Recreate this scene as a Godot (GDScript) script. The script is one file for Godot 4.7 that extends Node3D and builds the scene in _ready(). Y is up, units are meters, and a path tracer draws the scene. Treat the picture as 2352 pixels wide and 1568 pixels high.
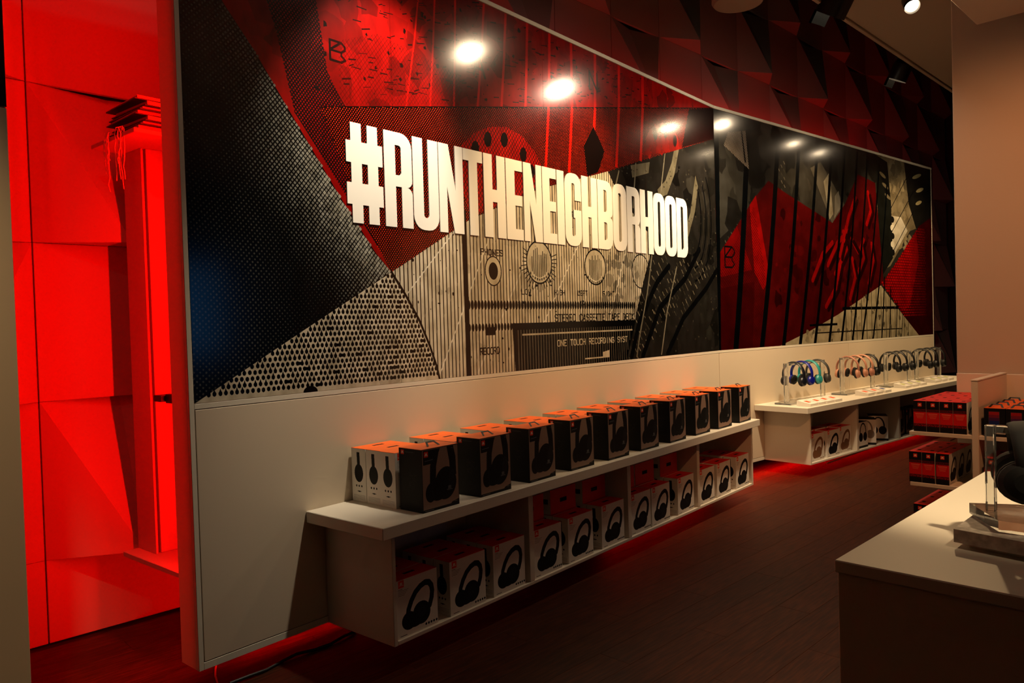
extends Node3D
# A shop wall of headphones: two floating print-covered panels lit red from behind, shelves of boxes, a counter.

# ---- the place's own directions, measured from the photograph
const EYE := Vector3(0.0, 1.33, 2.65)
const DB := Vector3(0.99606, 0.0, 0.08866)     # along the building (facet wall, counter, ceiling edge)
const NB := Vector3(-0.08866, 0.0, 0.99606)    # out of the facet wall, into the shop
const D2 := Vector3(0.98683, 0.0, 0.16177)     # along the second panel
const N2 := Vector3(-0.16177, 0.0, 0.98683)    # out of the second panel
const C2 := Vector3(5.757, 0.0, 0.0)           # where the two panels meet
const FW := Vector3(1.737, 0.0, -0.987)        # origin of the facet wall
const G0 := Vector3(4.726, 0.0, 1.612)         # front corner of the display rack
const K0 := Vector3(1.374, 0.0, 2.224)         # near corner of the counter
const TILE := 0.6925

var M := {}
var used_names := {}
var rng := RandomNumberGenerator.new()


func _ready() -> void:
	rng.seed = 7
	# camera
	var cam := Camera3D.new()
	cam.name = "camera"
	cam.fov = 48.616
	cam.near = 0.05
	cam.far = 60.0
	cam.transform = Transform3D(Basis(Vector3(0.64225, -0.02946, 0.76592), Vector3(0.03504, 0.99933, 0.00905), Vector3(-0.76567, 0.02105, 0.64290)).orthonormalized(), EYE)
	add_child(cam)
	cam.current = true
	# environment: a closed room, no sky
	var we := WorldEnvironment.new()
	we.name = "world_environment"
	var env := Environment.new()
	env.background_mode = Environment.BG_COLOR
	env.background_color = Color(0, 0, 0)
	env.tonemap_mode = Environment.TONE_MAPPER_LINEAR
	env.tonemap_exposure = 1.15
	env.sdfgi_enabled = true
	env.ssao_enabled = true
	env.ssil_enabled = true
	we.environment = env
	add_child(we)
	make_materials()
	build_lights()
	build_shell()
	build_facets()
	build_floor()
	build_panels()
	build_murals()
	build_lettering()
	build_shelf_one()
	build_shelf_two()
	build_rack()
	build_counter()
	build_back_gap()
	build_ceiling_things()


# =====================================================================  helpers
func numbered(called: String) -> String:
	if not used_names.has(called):
		used_names[called] = 0
		return called
	used_names[called] += 1
	return "%s_%03d" % [called, used_names[called]]

func tag(o: Node, label: String, category: String, group := "", kind := "") -> Node:
	if label: o.set_meta("label", label)
	if category: o.set_meta("category", category)
	if group: o.set_meta("group", group)
	if kind: o.set_meta("kind", kind)
	return o

func thing(called: String, label: String, category: String, xf := Transform3D(), group := "") -> Node3D:
	var o := Node3D.new()
	o.name = numbered(called)
	o.transform = xf
	add_child(o)
	tag(o, label, category, group)
	return o

func struct(called: String) -> Node3D:
	var o := Node3D.new()
	o.name = called
	add_child(o)
	o.set_meta("kind", "structure")
	return o

func part(called: String, mesh: Mesh, mat: Material, parent: Node, xf := Transform3D()) -> MeshInstance3D:
	var o := MeshInstance3D.new()
	o.name = called
	o.mesh = mesh
	o.material_override = mat
	o.transform = xf
	o.cast_shadow = GeometryInstance3D.SHADOW_CASTING_SETTING_ON
	parent.add_child(o, true)
	return o

func copy(o: Node3D, xf: Transform3D, label := "", group := "") -> Node3D:
	var base: String = o.name
	if base.length() > 4 and base[base.length() - 4] == "_" and base.right(3).is_valid_int():
		base = base.left(base.length() - 4)
	var c: Node3D = o.duplicate()
	c.name = numbered(base)
	c.transform = xf
	add_child(c)
	if label: c.set_meta("label", label)
	if group: c.set_meta("group", group)
	return c

func at(p: Vector3, ang := 0.0) -> Transform3D:
	return Transform3D(Basis(Vector3.UP, ang), p)

# frames: x along, z out of the wall
func fw(s: float, y: float, t: float) -> Transform3D:
	return Transform3D(Basis(DB, Vector3.UP, NB), FW + DB * s + NB * t + Vector3.UP * y)
func w2(s: float, y: float, t: float) -> Transform3D:
	return Transform3D(Basis(D2, Vector3.UP, N2), C2 + D2 * s + N2 * t + Vector3.UP * y)
# display rack: x along its front (towards the camera's right), z out of its front (towards -DB)
func rk(a: float, y: float, depth: float) -> Transform3D:
	return Transform3D(Basis(NB, Vector3.UP, -DB), G0 + NB * a + DB * depth + Vector3.UP * y)
func kt(s: float, y: float, t: float) -> Transform3D:
	return Transform3D(Basis(DB, Vector3.UP, NB), K0 + DB * s + NB * t + Vector3.UP * y)

func sm(c: Color, rough := 0.6, metal := 0.0, spec := 0.5) -> StandardMaterial3D:
	var m := StandardMaterial3D.new()
	m.albedo_color = c
	m.roughness = rough
	m.metallic = metal
	m.metallic_specular = spec
	return m

func begin() -> SurfaceTool:
	var st := SurfaceTool.new()
	st.begin(Mesh.PRIMITIVE_TRIANGLES)
	return st

# a convex flat face whose normal points away from c
func face(st: SurfaceTool, p: Array, c: Vector3, uv := []) -> void:
	var n: Vector3 = (p[1] - p[0]).cross(p[2] - p[0]).normalized()
	var flip := false
	var mid := Vector3.ZERO
	for v in p: mid += v
	mid /= p.size()
	if n.dot(mid - c) < 0.0:
		n = -n
	else:
		flip = true
	for i in range(1, p.size() - 1):
		var order := [0, i + 1, i] if flip else [0, i, i + 1]
		for k in order:
			st.set_normal(n)
			if uv.size(): st.set_uv(uv[k])
			st.add_vertex(p[k])

# box with chamfered edges, centre at c
func cham(st: SurfaceTool, c: Vector3, size: Vector3, b := 0.003) -> void:
	var h := size * 0.5
	b = minf(b, minf(h.x, minf(h.y, h.z)) * 0.45)
	var corner := func(sx: int, sy: int, sz: int, ax: int) -> Vector3:
		var v := Vector3(sx * (h.x - (0.0 if ax == 0 else b)), sy * (h.y - (0.0 if ax == 1 else b)), sz * (h.z - (0.0 if ax == 2 else b)))
		return c + v
	for ax in 3:
		for s in [-1, 1]:
			var q := []
			for uv in [[-1, -1], [1, -1], [1, 1], [-1, 1]]:
				var g := [0, 0, 0]
				g[ax] = s
				g[(ax + 1) % 3] = uv[0]
				g[(ax + 2) % 3] = uv[1]
				q.append(corner.call(g[0], g[1], g[2], ax))
			face(st, q, c)
	for ax in 3:
		var a1 := (ax + 1) % 3
		var a2 := (ax + 2) % 3
		for s1 in [-1, 1]:
			for s2 in [-1, 1]:
				var g := [0, 0, 0]
				g[a1] = s1
				g[a2] = s2
				g[ax] = -1
				var p0: Vector3 = corner.call(g[0], g[1], g[2], a1)
				var p1: Vector3 = corner.call(g[0], g[1], g[2], a2)
				g[ax] = 1
				var p2: Vector3 = corner.call(g[0], g[1], g[2], a2)
				var p3: Vector3 = corner.call(g[0], g[1], g[2], a1)
				face(st, [p0, p1, p2, p3], c)
	for sx in [-1, 1]:
		for sy in [-1, 1]:
			for sz in [-1, 1]:
				face(st, [corner.call(sx, sy, sz, 0), corner.call(sx, sy, sz, 1), corner.call(sx, sy, sz, 2)], c)

func cham_mesh(size: Vector3, b := 0.003, c := Vector3.ZERO) -> ArrayMesh:
	var st := begin()
	cham(st, c, size, b)
	return st.commit()

# box given by two corners in the frame xf
func slab(called: String, a: Vector3, b: Vector3, mat: Material, parent: Node, bev := 0.002) -> MeshInstance3D:
	var lo := Vector3(minf(a.x, b.x), minf(a.y, b.y), minf(a.z, b.z))
	var hi := Vector3(maxf(a.x, b.x), maxf(a.y, b.y), maxf(a.z, b.z))
	return part(called, cham_mesh(hi - lo, bev), mat, parent, Transform3D(Basis(), (lo + hi) * 0.5))

# convex or star-shaped outline in x,y pushed from z0 to z1
func prism(st: SurfaceTool, pts: Array, z0: float, z1: float) -> void:
	var c := Vector3.ZERO
	for p in pts: c += Vector3(p.x, p.y, 0)
	c /= pts.size()
	c.z = (z0 + z1) * 0.5
	var idx := Geometry2D.triangulate_polygon(PackedVector2Array(pts))
	for i in range(0, idx.size(), 3):
		for z in [z0, z1]:
			var t := []
			for k in 3: t.append(Vector3(pts[idx[i + k]].x, pts[idx[i + k]].y, z))
			face(st, t, (t[0] + t[1] + t[2]) / 3.0 + Vector3(0, 0, c.z - z))
	var area := 0.0
	for i in pts.size():
		var a: Vector2 = pts[i]
		var b: Vector2 = pts[(i + 1) % pts.size()]
		area += a.x * b.y - b.x * a.y
	for i in pts.size():
		var a: Vector2 = pts[i]
		var b: Vector2 = pts[(i + 1) % pts.size()]
		var e := (b - a).normalized()
		var out := Vector3(e.y, -e.x, 0) * (1.0 if area > 0.0 else -1.0)
		var q := [Vector3(a.x, a.y, z0), Vector3(b.x, b.y, z0), Vector3(b.x, b.y, z1), Vector3(a.x, a.y, z1)]
		face(st, q, (q[0] + q[2]) * 0.5 - out * 0.01)

func tube(st: SurfaceTool, pts: Array, r: float, seg := 8, r2 := -1.0) -> void:
	var rings := []
	var up := Vector3(0.3, 0.9, 0.31).normalized()
	for i in pts.size():
		var d: Vector3 = (pts[mini(i + 1, pts.size() - 1)] - pts[maxi(i - 1, 0)]).normalized()
		var s := d.cross(up)
		if s.length() < 0.05: s = d.cross(Vector3.RIGHT)
		s = s.normalized()
		var u := s.cross(d).normalized()
		var rr := r if r2 < 0.0 else lerpf(r, r2, float(i) / (pts.size() - 1))
		var ring := []
		for k in seg:
			var a := TAU * k / seg
			ring.append([pts[i] + (s * cos(a) + u * sin(a)) * rr, s * cos(a) + u * sin(a)])
		rings.append(ring)
	for i in pts.size() - 1:
		for k in seg:
			var k2 := (k + 1) % seg
			quad_n(st, rings[i][k], rings[i][k2], rings[i + 1][k2], rings[i + 1][k])
	face_ring(st, rings[0], pts[1])
	face_ring(st, rings[-1], pts[-2])

func face_ring(st: SurfaceTool, ring: Array, away: Vector3) -> void:
	var p := []
	for v in ring: p.append(v[0])
	face(st, p, away)

# smooth quad: each corner [position, normal]
func quad_n(st: SurfaceTool, a: Array, b: Array, c: Array, d: Array) -> void:
	for t in [[a, b, c], [a, c, d]]:
		var g: Vector3 = (t[1][0] - t[0][0]).cross(t[2][0] - t[0][0])
		var order := [0, 1, 2] if g.dot(t[0][1] + t[1][1] + t[2][1]) < 0.0 else [0, 2, 1]
		for k in order:
			st.set_normal(t[k][1])
			st.add_vertex(t[k][0])

# profile of [radius, height] turned about the local y axis
func lathe(st: SurfaceTool, prof: Array, seg := 24, basis := Basis(), org := Vector3.ZERO) -> void:
	for i in prof.size() - 1:
		var p: Vector2 = prof[i]
		var q: Vector2 = prof[i + 1]
		var nn := Vector2(q.y - p.y, -(q.x - p.x)).normalized()
		for k in seg:
			var a := TAU * k / seg
			var b := TAU * (k + 1) / seg
			var va := Vector3(cos(a), 0, sin(a))
			var vb := Vector3(cos(b), 0, sin(b))
			var c := []
			for e in [[va, p], [vb, p], [vb, q], [va, q]]:
				c.append([org + basis * (e[0] * e[1].x + Vector3(0, e[1].y, 0)), (basis * (e[0] * nn.x + Vector3(0, nn.y, 0))).normalized()])
			quad_n(st, c[0], c[1], c[2], c[3])


# =====================================================================  drawing on an image, in metres
class Canvas:
	var im: Image
	var k := 1000.0
	var o := Vector2.ZERO
	var w := 0
	var h := 0
	func _init(width: float, height: float, scale: float, origin := Vector2.ZERO, bg := Color.BLACK) -> void:
		k = scale
		o = origin
		w = int(ceil(width * scale))
		h = int(ceil(height * scale))
		im = Image.create_empty(w, h, false, Image.FORMAT_RGB8)
		im.fill(bg)
	func far(c: Vector2, r: float) -> bool:
		return (c.x + r - o.x) * k < 0.0 or (c.x - r - o.x) * k > w or (c.y + r - o.y) * k < 0.0 or (c.y - r - o.y) * k > h
	func row(x0: float, x1: float, y: int, col: Color) -> void:
		var a := maxi(0, int(round(x0)))
		var b := mini(w, int(round(x1)))
		if b > a and y >= 0 and y < h:
			im.fill_rect(Rect2i(a, y, b - a, 1), col)
	func dot(c: Vector2, rx: float, ry: float, col: Color, diamond := false) -> void:
		if far(c, maxf(rx, ry)): return
		var p := (c - o) * k
		var a := rx * k
		var b := maxf(ry * k, 0.5)
		for y in range(int(floor(p.y - b)), int(ceil(p.y + b)) + 1):
			var f := (y + 0.5 - p.y) / b
			if absf(f) >= 1.0: continue
			var d := a * (1.0 - absf(f)) if diamond else a * sqrt(1.0 - f * f)
			row(p.x - d, p.x + d, y, col)
	func poly(pts: PackedVector2Array, col: Color) -> void:
		var q := PackedVector2Array()
		var lo := 1e9
		var hi := -1e9
		var l := 1e9
		var r := -1e9
		for v in pts:
			var t := (v - o) * k
			q.append(t)
			lo = minf(lo, t.y)
			hi = maxf(hi, t.y)
			l = minf(l, t.x)
			r = maxf(r, t.x)
		if hi < 0 or lo > h or r < 0 or l > w: return
		var n := q.size()
		for y in range(maxi(0, int(floor(lo))), mini(h - 1, int(ceil(hi))) + 1):
			var yy := y + 0.5
			var xs := []
			for i in n:
				var a := q[i]
				var b := q[(i + 1) % n]
				if (a.y <= yy) != (b.y <= yy):
					xs.append(a.x + (yy - a.y) / (b.y - a.y) * (b.x - a.x))
			xs.sort()
			for i in range(0, xs.size() - 1, 2):
				row(xs[i], xs[i + 1], y, col)
	func clipped(pts: PackedVector2Array, region: PackedVector2Array, col: Color) -> void:
		for p in Geometry2D.intersect_polygons(pts, region): poly(p, col)
	func line(a: Vector2, b: Vector2, wd: float, col: Color) -> void:
		var n := (b - a).normalized().orthogonal() * wd * 0.5
		poly(PackedVector2Array([a + n, b + n, b - n, a - n]), col)
	func path(pts: PackedVector2Array, wd: float, col: Color) -> void:
		for i in pts.size() - 1:
			line(pts[i], pts[i + 1], wd, col)
			dot(pts[i], wd * 0.5, wd * 0.5, col)
		dot(pts[pts.size() - 1], wd * 0.5, wd * 0.5, col)
	func lines_in(a: Vector2, b: Vector2, wd: float, col: Color, region: PackedVector2Array) -> void:
		for p in Geometry2D.intersect_polyline_with_polygon(PackedVector2Array([a, b]), region):
			line(p[0], p[p.size() - 1], wd, col)
	func ell(c: Vector2, rx: float, ry: float, rot := 0.0, n := 28) -> PackedVector2Array:
		var p := PackedVector2Array()
		for i in n:
			p.append(c + Vector2(cos(TAU * i / n) * rx, sin(TAU * i / n) * ry).rotated(rot))
		return p
	func text(s: String, p: Vector2, wid: float, hei: float, th: float, col: Color) -> void:
		var n := s.length()
		var cw := wid / n
		for i in n:
			for stroke in GLYPH.get(s[i], []):
				var q := PackedVector2Array()
				for j in range(0, stroke.length(), 2):
					q.append(p + Vector2((i + 0.08 + 0.72 * (stroke.unicode_at(j) - 48) / 4.0) * cw, (stroke.unicode_at(j + 1) - 48) / 6.0 * hei))
				path(q, th, col)
	func tex() -> ImageTexture:
		return ImageTexture.create_from_image(im)
	# strokes on a grid 4 wide and 6 high, two digits a point
	const GLYPH := {
		"A": ["062046", "1434"], "B": ["0006364534330333", "0330414233", "003041"], "C": ["4130100105163645"], "D": ["000626454126", "0020414526"], "E": ["40000646", "0333"],
		"F": ["400006", "0333"], "G": ["413010010516364543", "4323"], "H": ["0006", "4046", "0343"], "I": ["2026"], "J": ["4045361605"], "K": ["0006", "4003", "0346"], "L": ["000646"],
		"M": ["0600234046"], "N": ["06004640"], "O": ["10010516364541301"+"0"], "P": ["060030414233033"+"3"], "R": ["06003041423303", "2346"], "S": ["41301001022343453616"+"05"],
		"T": ["0040", "2026"], "U": ["000516364540"], "W": ["0016233640"], "Y": ["002340", "2326"]}


# =====================================================================  materials
func noise_tex(freq: float, lo: Color, hi: Color, size := 256, sd := 1, oct := 4, stretch := 1) -> ImageTexture:
	var n := FastNoiseLite.new()
	n.seed = sd
	n.frequency = freq
	n.fractal_octaves = oct
	var im := n.get_seamless_image(size, size)
	im.convert(Image.FORMAT_RGB8)
	var d := im.get_data()
	for i in range(0, d.size(), 3):
		var f := d[i] / 255.0
		var c := lo.lerp(hi, f)
		d[i] = int(c.r * 255)
		d[i + 1] = int(c.g * 255)
		d[i + 2] = int(c.b * 255)
	var out := Image.create_from_data(size, size, false, Image.FORMAT_RGB8, d)
	if stretch > 1: out.resize(size, size * stretch)
	return ImageTexture.create_from_image(out)

func bump(m: StandardMaterial3D, freq: float, strength: float, scale: float, sd := 3) -> void:
	var n := FastNoiseLite.new()
	n.seed = sd
	n.frequency = freq
	var im := n.get_seamless_image(256, 256)
	im.bump_map_to_normal_map(strength)
	m.normal_enabled = true
	m.normal_texture = ImageTexture.create_from_image(im)
	m.uv1_triplanar = true
	m.uv1_scale = Vector3.ONE * scale

func make_materials() -> void:
	M.panel = sm(Color(0.83, 0.77, 0.68), 0.55)
	M.panel_dark = sm(Color(0.20, 0.18, 0.16), 0.8)
	M.shelf = sm(Color(0.86, 0.83, 0.77), 0.5)
	M.plaster = sm(Color(0.74, 0.68, 0.62), 0.9)
	bump(M.plaster, 0.08, 0.15, 4.0, 8)
	M.facet = sm(Color(0.68, 0.67, 0.66), 0.75)
	M.ceiling = sm(Color(0.62, 0.55, 0.48), 0.9)
	M.black_ceiling = sm(Color(0.10, 0.10, 0.10), 0.95)
	M.room = sm(Color(0.30, 0.29, 0.28), 0.9)
	M.letter = sm(Color(0.95, 0.94, 0.91), 0.6)
	M.trim = sm(Color(0.86, 0.83, 0.76), 0.45)
	M.black = sm(Color(0.035, 0.035, 0.04), 0.5)
	M.black_soft = sm(Color(0.04, 0.04, 0.045), 0.75)
	M.black_metal = sm(Color(0.05, 0.05, 0.05), 0.4, 0.3)
	M.visor_black = sm(Color(0.004, 0.004, 0.004), 1.0, 0.0, 0.0)
	M.slot = sm(Color(0.05, 0.03, 0.03), 0.9)
	M.lid_orange = sm(Color(0.93, 0.39, 0.07), 0.5)
	M.lid_red = sm(Color(0.86, 0.10, 0.04), 0.5)
	M.stone = sm(Color(0.84, 0.80, 0.76), 0.6)
	M.stone.albedo_texture = noise_tex(0.03, Color(0.72, 0.70, 0.68), Color(1, 1, 1), 256, 12)
	M.stone.uv1_triplanar = true
	M.stone.uv1_scale = Vector3.ONE * 6.0
	M.led = sm(Color(0.4, 0.0, 0.0), 0.6)
	M.led.emission_enabled = true
	M.led.emission = Color(1.0, 0.03, 0.01)
	M.led.emission_energy_multiplier = 1.5
	M.lens = sm(Color(1, 1, 1), 0.3)
	M.lens.emission_enabled = true
	M.lens.emission = Color(1.0, 0.86, 0.62)
	M.lens.emission_energy_multiplier = 30.0
	M.glass = sm(Color(1, 1, 1), 0.02)
	M.glass.refraction_enabled = true
	M.glass.refraction_scale = 0.05
	M.glass.transparency = BaseMaterial3D.TRANSPARENCY_ALPHA
	M.glass.albedo_color = Color(0.97, 0.98, 0.97, 0.08)
	M.wire = sm(Color(0.75, 0.72, 0.66), 0.6)
	M.sheet = sm(Color(0.70, 0.68, 0.66), 0.7)
	M.card = sm(Color(0.88, 0.86, 0.82), 0.5)
	M.screen = sm(Color(0.02, 0.02, 0.03), 0.3)
	M.screen.emission_enabled = true
	M.screen.emission = Color(0.10, 0.42, 0.55)
	M.screen.emission_energy_multiplier = 0.28
	# wood planks, four tones
	M.planks = []
	for i in 4:
		var m := sm(Color.WHITE, 0.5, 0.0, 0.3)
		var f: float = [0.95, 1.0, 1.06, 0.9][i]
		m.albedo_texture = noise_tex(0.025, Color(0.15 * f, 0.060 * f, 0.022 * f), Color(0.30 * f, 0.140 * f, 0.055 * f), 256, 20 + i, 5)
		m.uv1_triplanar = true
		m.uv1_scale = Vector3(0.8, 6.0, 9.0)
		M.planks.append(m)


# =====================================================================  lights
func spot(called: String, pos: Vector3, target: Vector3, energy: float, angle: float, col: Color, parent: Node, size := 0.045, soft := 0.7) -> SpotLight3D:
	var l := SpotLight3D.new()
	l.name = called
	l.light_energy = energy
	l.light_color = col
	l.spot_angle = angle
	l.spot_angle_attenuation = soft
	l.spot_range = 30.0
	l.spot_attenuation = 2.0
	l.light_size = size
	l.shadow_enabled = true
	parent.add_child(l)
	l.look_at_from_position(pos, target, Vector3(0.01, 1, 0.02).normalized())
	return l

func area(called: String, xf: Transform3D, size: Vector2, energy: float, col: Color) -> AreaLight3D:
	var l := AreaLight3D.new()
	l.name = called
	l.area_size = size
	l.light_energy = energy
	l.light_color = col
	l.area_range = 30.0
	l.shadow_enabled = true
	l.transform = xf
	add_child(l)
	return l

const RED := Color(1.0, 0.012, 0.0)

# a red strip stuck to the back of a panel: glowing mesh and a light of its size in front of it
func led(label: String, a: Vector3, b: Vector3, towards: Vector3, energy: float) -> void:
	var along := (b - a).normalized()
	var z := -towards.normalized()
	z = (z - along * z.dot(along)).normalized()
	var bas := Basis(along, z.cross(along).normalized(), z)
	var o := thing("led_strip", label, "light strip", Transform3D(bas, (a + b) * 0.5))
	var ln := a.distance_to(b)
	part("tape", cham_mesh(Vector3(ln, 0.014, 0.006), 0.001), M.led, o)
	area("led_light", Transform3D(bas, (a + b) * 0.5 - z * 0.008), Vector2(ln, 0.012), energy * ln, RED)

func track_lamp(label: String, pos: Vector3, target: Vector3, energy: float, angle: float, col: Color, ceiling_y: float, glow := 1.0, rad := 0.055) -> void:
	var d := (target - pos).normalized()
	var o := thing("track_spotlight", label, "spotlight", Transform3D(Basis(), pos))
	var y := -d                                   # local +y is the back of the head
	var x := y.cross(Vector3(0.1, 0.2, 0.97)).normalized()
	var bas := Basis(x, y, x.cross(y))
	var st := begin()
	lathe(st, [Vector2(rad * 0.86, 0.012), Vector2(rad, 0.0), Vector2(rad, 0.13), Vector2(rad * 0.75, 0.16), Vector2(0.0, 0.162)], 24, bas)
	lathe(st, [Vector2(rad * 0.86, 0.012), Vector2(rad * 0.84, 0.03)], 24, bas)
	part("housing", st.commit(), M.black_metal, o)
	st = begin()
	lathe(st, [Vector2(0.0, 0.022), Vector2(rad * 0.84, 0.022)], 24, bas)
	var lm: StandardMaterial3D = M.lens.duplicate()
	lm.emission = col.lerp(Color.WHITE, 0.3)
	lm.emission_energy_multiplier = 30.0 * glow
	part("lens", st.commit(), lm, o)
	st = begin()
	var vx := (Vector3(0, 0.62, 0) - NB * 0.72)
	vx = (vx - y * vx.dot(y)).normalized()
	var vz := vx.cross(y).normalized()
	for k in 12:
		var q := []
		for e in [[k, 0.004], [k + 1, 0.004], [k + 1, -rad * 0.8], [k, -rad * 0.8]]:
			var an: float = -1.1 + 2.2 * e[0] / 12.0
			q.append((vx * cos(an) + vz * sin(an)) * rad * 1.01 + y * e[1])
		face(st, q, y * 0.05)
	part("visor", st.commit(), M.visor_black, o)  # added shield, blocks lamp spill towards the facet wall
	st = begin()
	var top := pos + y * 0.08
	tube(st, [y * 0.08 + Vector3(0, rad, 0), Vector3(top.x - pos.x, ceiling_y - pos.y - 0.034, top.z - pos.z)], 0.009, 8)
	part("stem", st.commit(), M.black_metal, o)
	part("track_adapter", cham_mesh(Vector3(0.16, 0.03, 0.035), 0.003), M.black_metal, o, Transform3D(Basis(DB, Vector3.UP, NB), Vector3(top.x - pos.x, ceiling_y - pos.y - 0.018, top.z - pos.z)))
	spot("spot_light", pos + d * 0.006, target, energy, angle, col, self, rad * 0.8)

func build_lights() -> void:
	var warm := Color(1.0, 0.83, 0.60)
	var mid := Color(1.0, 0.87, 0.68)
	var cool := Color(0.95, 0.95, 1.0)
	# lamps on the track over the panels
	track_lamp("black track spotlight aimed at the hash sign of the white lettering", Vector3(2.45, 3.30, 0.65), Vector3(2.25, 2.18, 0.0), 5.0, 27, Color(1.0, 0.92, 0.80), 5.4, 2.0)
	track_lamp("black track spotlight aimed at the middle of the white lettering", Vector3(4.04, 3.30, 1.05), Vector3(3.62, 2.05, 0.0), 5.6, 29, warm, 3.495, 4.5, 0.075)
	track_lamp("black track spotlight aimed at the panel end above the long shelf", Vector3(5.20, 3.30, 1.08), Vector3(5.55, 1.7, 0.0), 7.4, 40, mid, 3.495, 9.0, 0.10)
	track_lamp("black track spotlight aimed at the start of the second panel", Vector3(7.04, 3.30, 1.055), Vector3(7.15, 1.7, 0.24), 3.6, 40, warm, 3.495, 7.0, 0.078)
	track_lamp("black track spotlight aimed at the headphone stands", Vector3(8.45, 3.30, 1.32), Vector3(8.7, 1.5, 0.45), 3.2, 42, warm, 3.495, 5.0, 0.065)
	track_lamp("black track spotlight aimed at the far end of the second panel", Vector3(9.15, 3.30, 1.51), Vector3(9.5, 1.5, 0.6), 2.5, 42, warm, 3.495, 5.0, 0.065)
	track_lamp("added unseen spotlight brightening the plain panel beside the gap", Vector3(0.3, 3.30, 1.0), Vector3(0.25, 1.2, 0.0), 2.0, 22, warm, 3.495)  # added lamp out of view, lifts the brightness of the plain panel
	# lamps over the counter and the display rack
	track_lamp("track spotlight with a bright face showing beside the ceiling edge", Vector3(5.16, 3.20, 1.576), Vector3(2.3, 0.9, 2.6), 2.0, 24, warm, 3.35, 0.6, 0.045)
	track_lamp("black spotlight under the dropped ceiling aimed down at the counter", Vector3(1.2, 2.85, 3.3), Vector3(2.2, 0.9, 2.5), 6.5, 17, mid, 3.0)
	track_lamp("black spotlight under the dropped ceiling aimed at the display rack", Vector3(3.4, 2.85, 2.6), Vector3(5.3, 1.2, 2.0), 2.2, 44, Color(1.0, 0.66, 0.42), 3.0)
	# red strips behind the panels
	led("red light strip behind the end of the printed panel by the gap", Vector3(1.42, 0.2, -0.145), Vector3(1.42, 3.0, -0.145), Vector3(-0.35, 0, -1), 0.95)
	led("red light strip behind the end of the plain panel by the gap", Vector3(0.70, 0.2, -0.145), Vector3(0.70, 3.0, -0.145), Vector3(0.85, 0, -0.6), 0.13)
	led("red light strip behind the foot of the first panel", Vector3(1.6, 0.14, -0.15), Vector3(4.0, 0.14, -0.15), Vector3(0, -0.4, -1), 0.45)
	led("red light strip along the facet wall above the first panel", FW + DB * 0.3 + NB * 0.25 + Vector3.UP * 3.23, FW + DB * 3.9 + NB * 0.25 + Vector3.UP * 3.23, -NB + Vector3.UP * 0.35, 0.035)
	led("red light strip along the facet wall above the second panel", FW + DB * 4.0 + NB * 0.25 + Vector3.UP * 3.23, FW + DB * 8.6 + NB * 0.25 + Vector3.UP * 3.23, -NB + Vector3.UP * 0.35, 0.065)
	var a := C2 + D2 * 0.15 + N2 * -0.15
	var b := C2 + D2 * 4.3 + N2 * -0.15
	led("red light strip under the foot of the second panel", a + N2 * 0.08 + Vector3.UP * 0.098, b + N2 * 0.08 + Vector3.UP * 0.098, Vector3.DOWN + N2 * 0.35, 0.22)
	led("red light strip under the foot of the first panel by the corner", Vector3(4.1, 0.098, -0.07), Vector3(5.65, 0.098, -0.07), Vector3(0, -1, 0.35), 0.16)
	led("red light strip behind the far end of the second panel", b + Vector3.UP * 0.2, b + Vector3.UP * 3.0, -N2 + D2 * 0.5, 0.20)


# =====================================================================  room shell
func build_shell() -> void:
	var s := struct("ceiling")
	slab("void_ceiling", Vector3(-3.2, 5.4, -3.0), Vector3(14.8, 5.6, 7.2), M.black_ceiling, s)
	# lowered ceiling whose edge runs along the building
	var o := Node3D.new()
	o.name = "lowered_ceiling"
	o.transform = Transform3D(Basis(DB, Vector3.UP, NB), Vector3(5.104, 0, 1.058))
	s.add_child(o)
	slab("ceiling_board", Vector3(-8.0, 3.375, 0.0), Vector3(8.5, 3.50, 5.2), M.ceiling, o, 0.004)
	slab("ceiling_edge", Vector3(-8.0, 3.36, -0.03), Vector3(8.5, 3.52, 0.0), M.ceiling, o, 0.004)
	# dropped bulkhead over the counter
	var d := Node3D.new()
	d.name = "dropped_ceiling"
	d.transform = Transform3D(Basis(DB, Vector3.UP, NB), Vector3(5.179, 0, 1.907))
	s.add_child(d)
	slab("bulkhead", Vector3(-7.5, 3.0, 0.0), Vector3(0.0, 3.374, 4.2), M.plaster, d, 0.006)
	var wl := struct("wall_left")
	slab("wall_board", Vector3(-3.2, 0, -3.0), Vector3(-3.0, 5.4, 7.2), M.room, wl)
	var wr := struct("wall_right")
	slab("wall_board", Vector3(14.6, 0, -3.0), Vector3(14.8, 5.4, 7.2), M.room, wr)
	var wb := struct("wall_behind")
	slab("wall_board", Vector3(-3.2, 0, 7.0), Vector3(14.8, 5.4, 7.2), M.room, wb)
	var wo := struct("wall_outer")
	slab("wall_board", Vector3(-3.2, 0, -3.0), Vector3(14.8, 5.4, -2.8), M.room, wo)
	# pillar behind the display rack
	var p := struct("wall_pillar")
	p.transform = rk(0.08, 0.0, 0.64)
	slab("pillar", Vector3(0, 0, -1.3), Vector3(3.0, 3.374, 0.0), M.plaster, p, 0.006)

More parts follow.
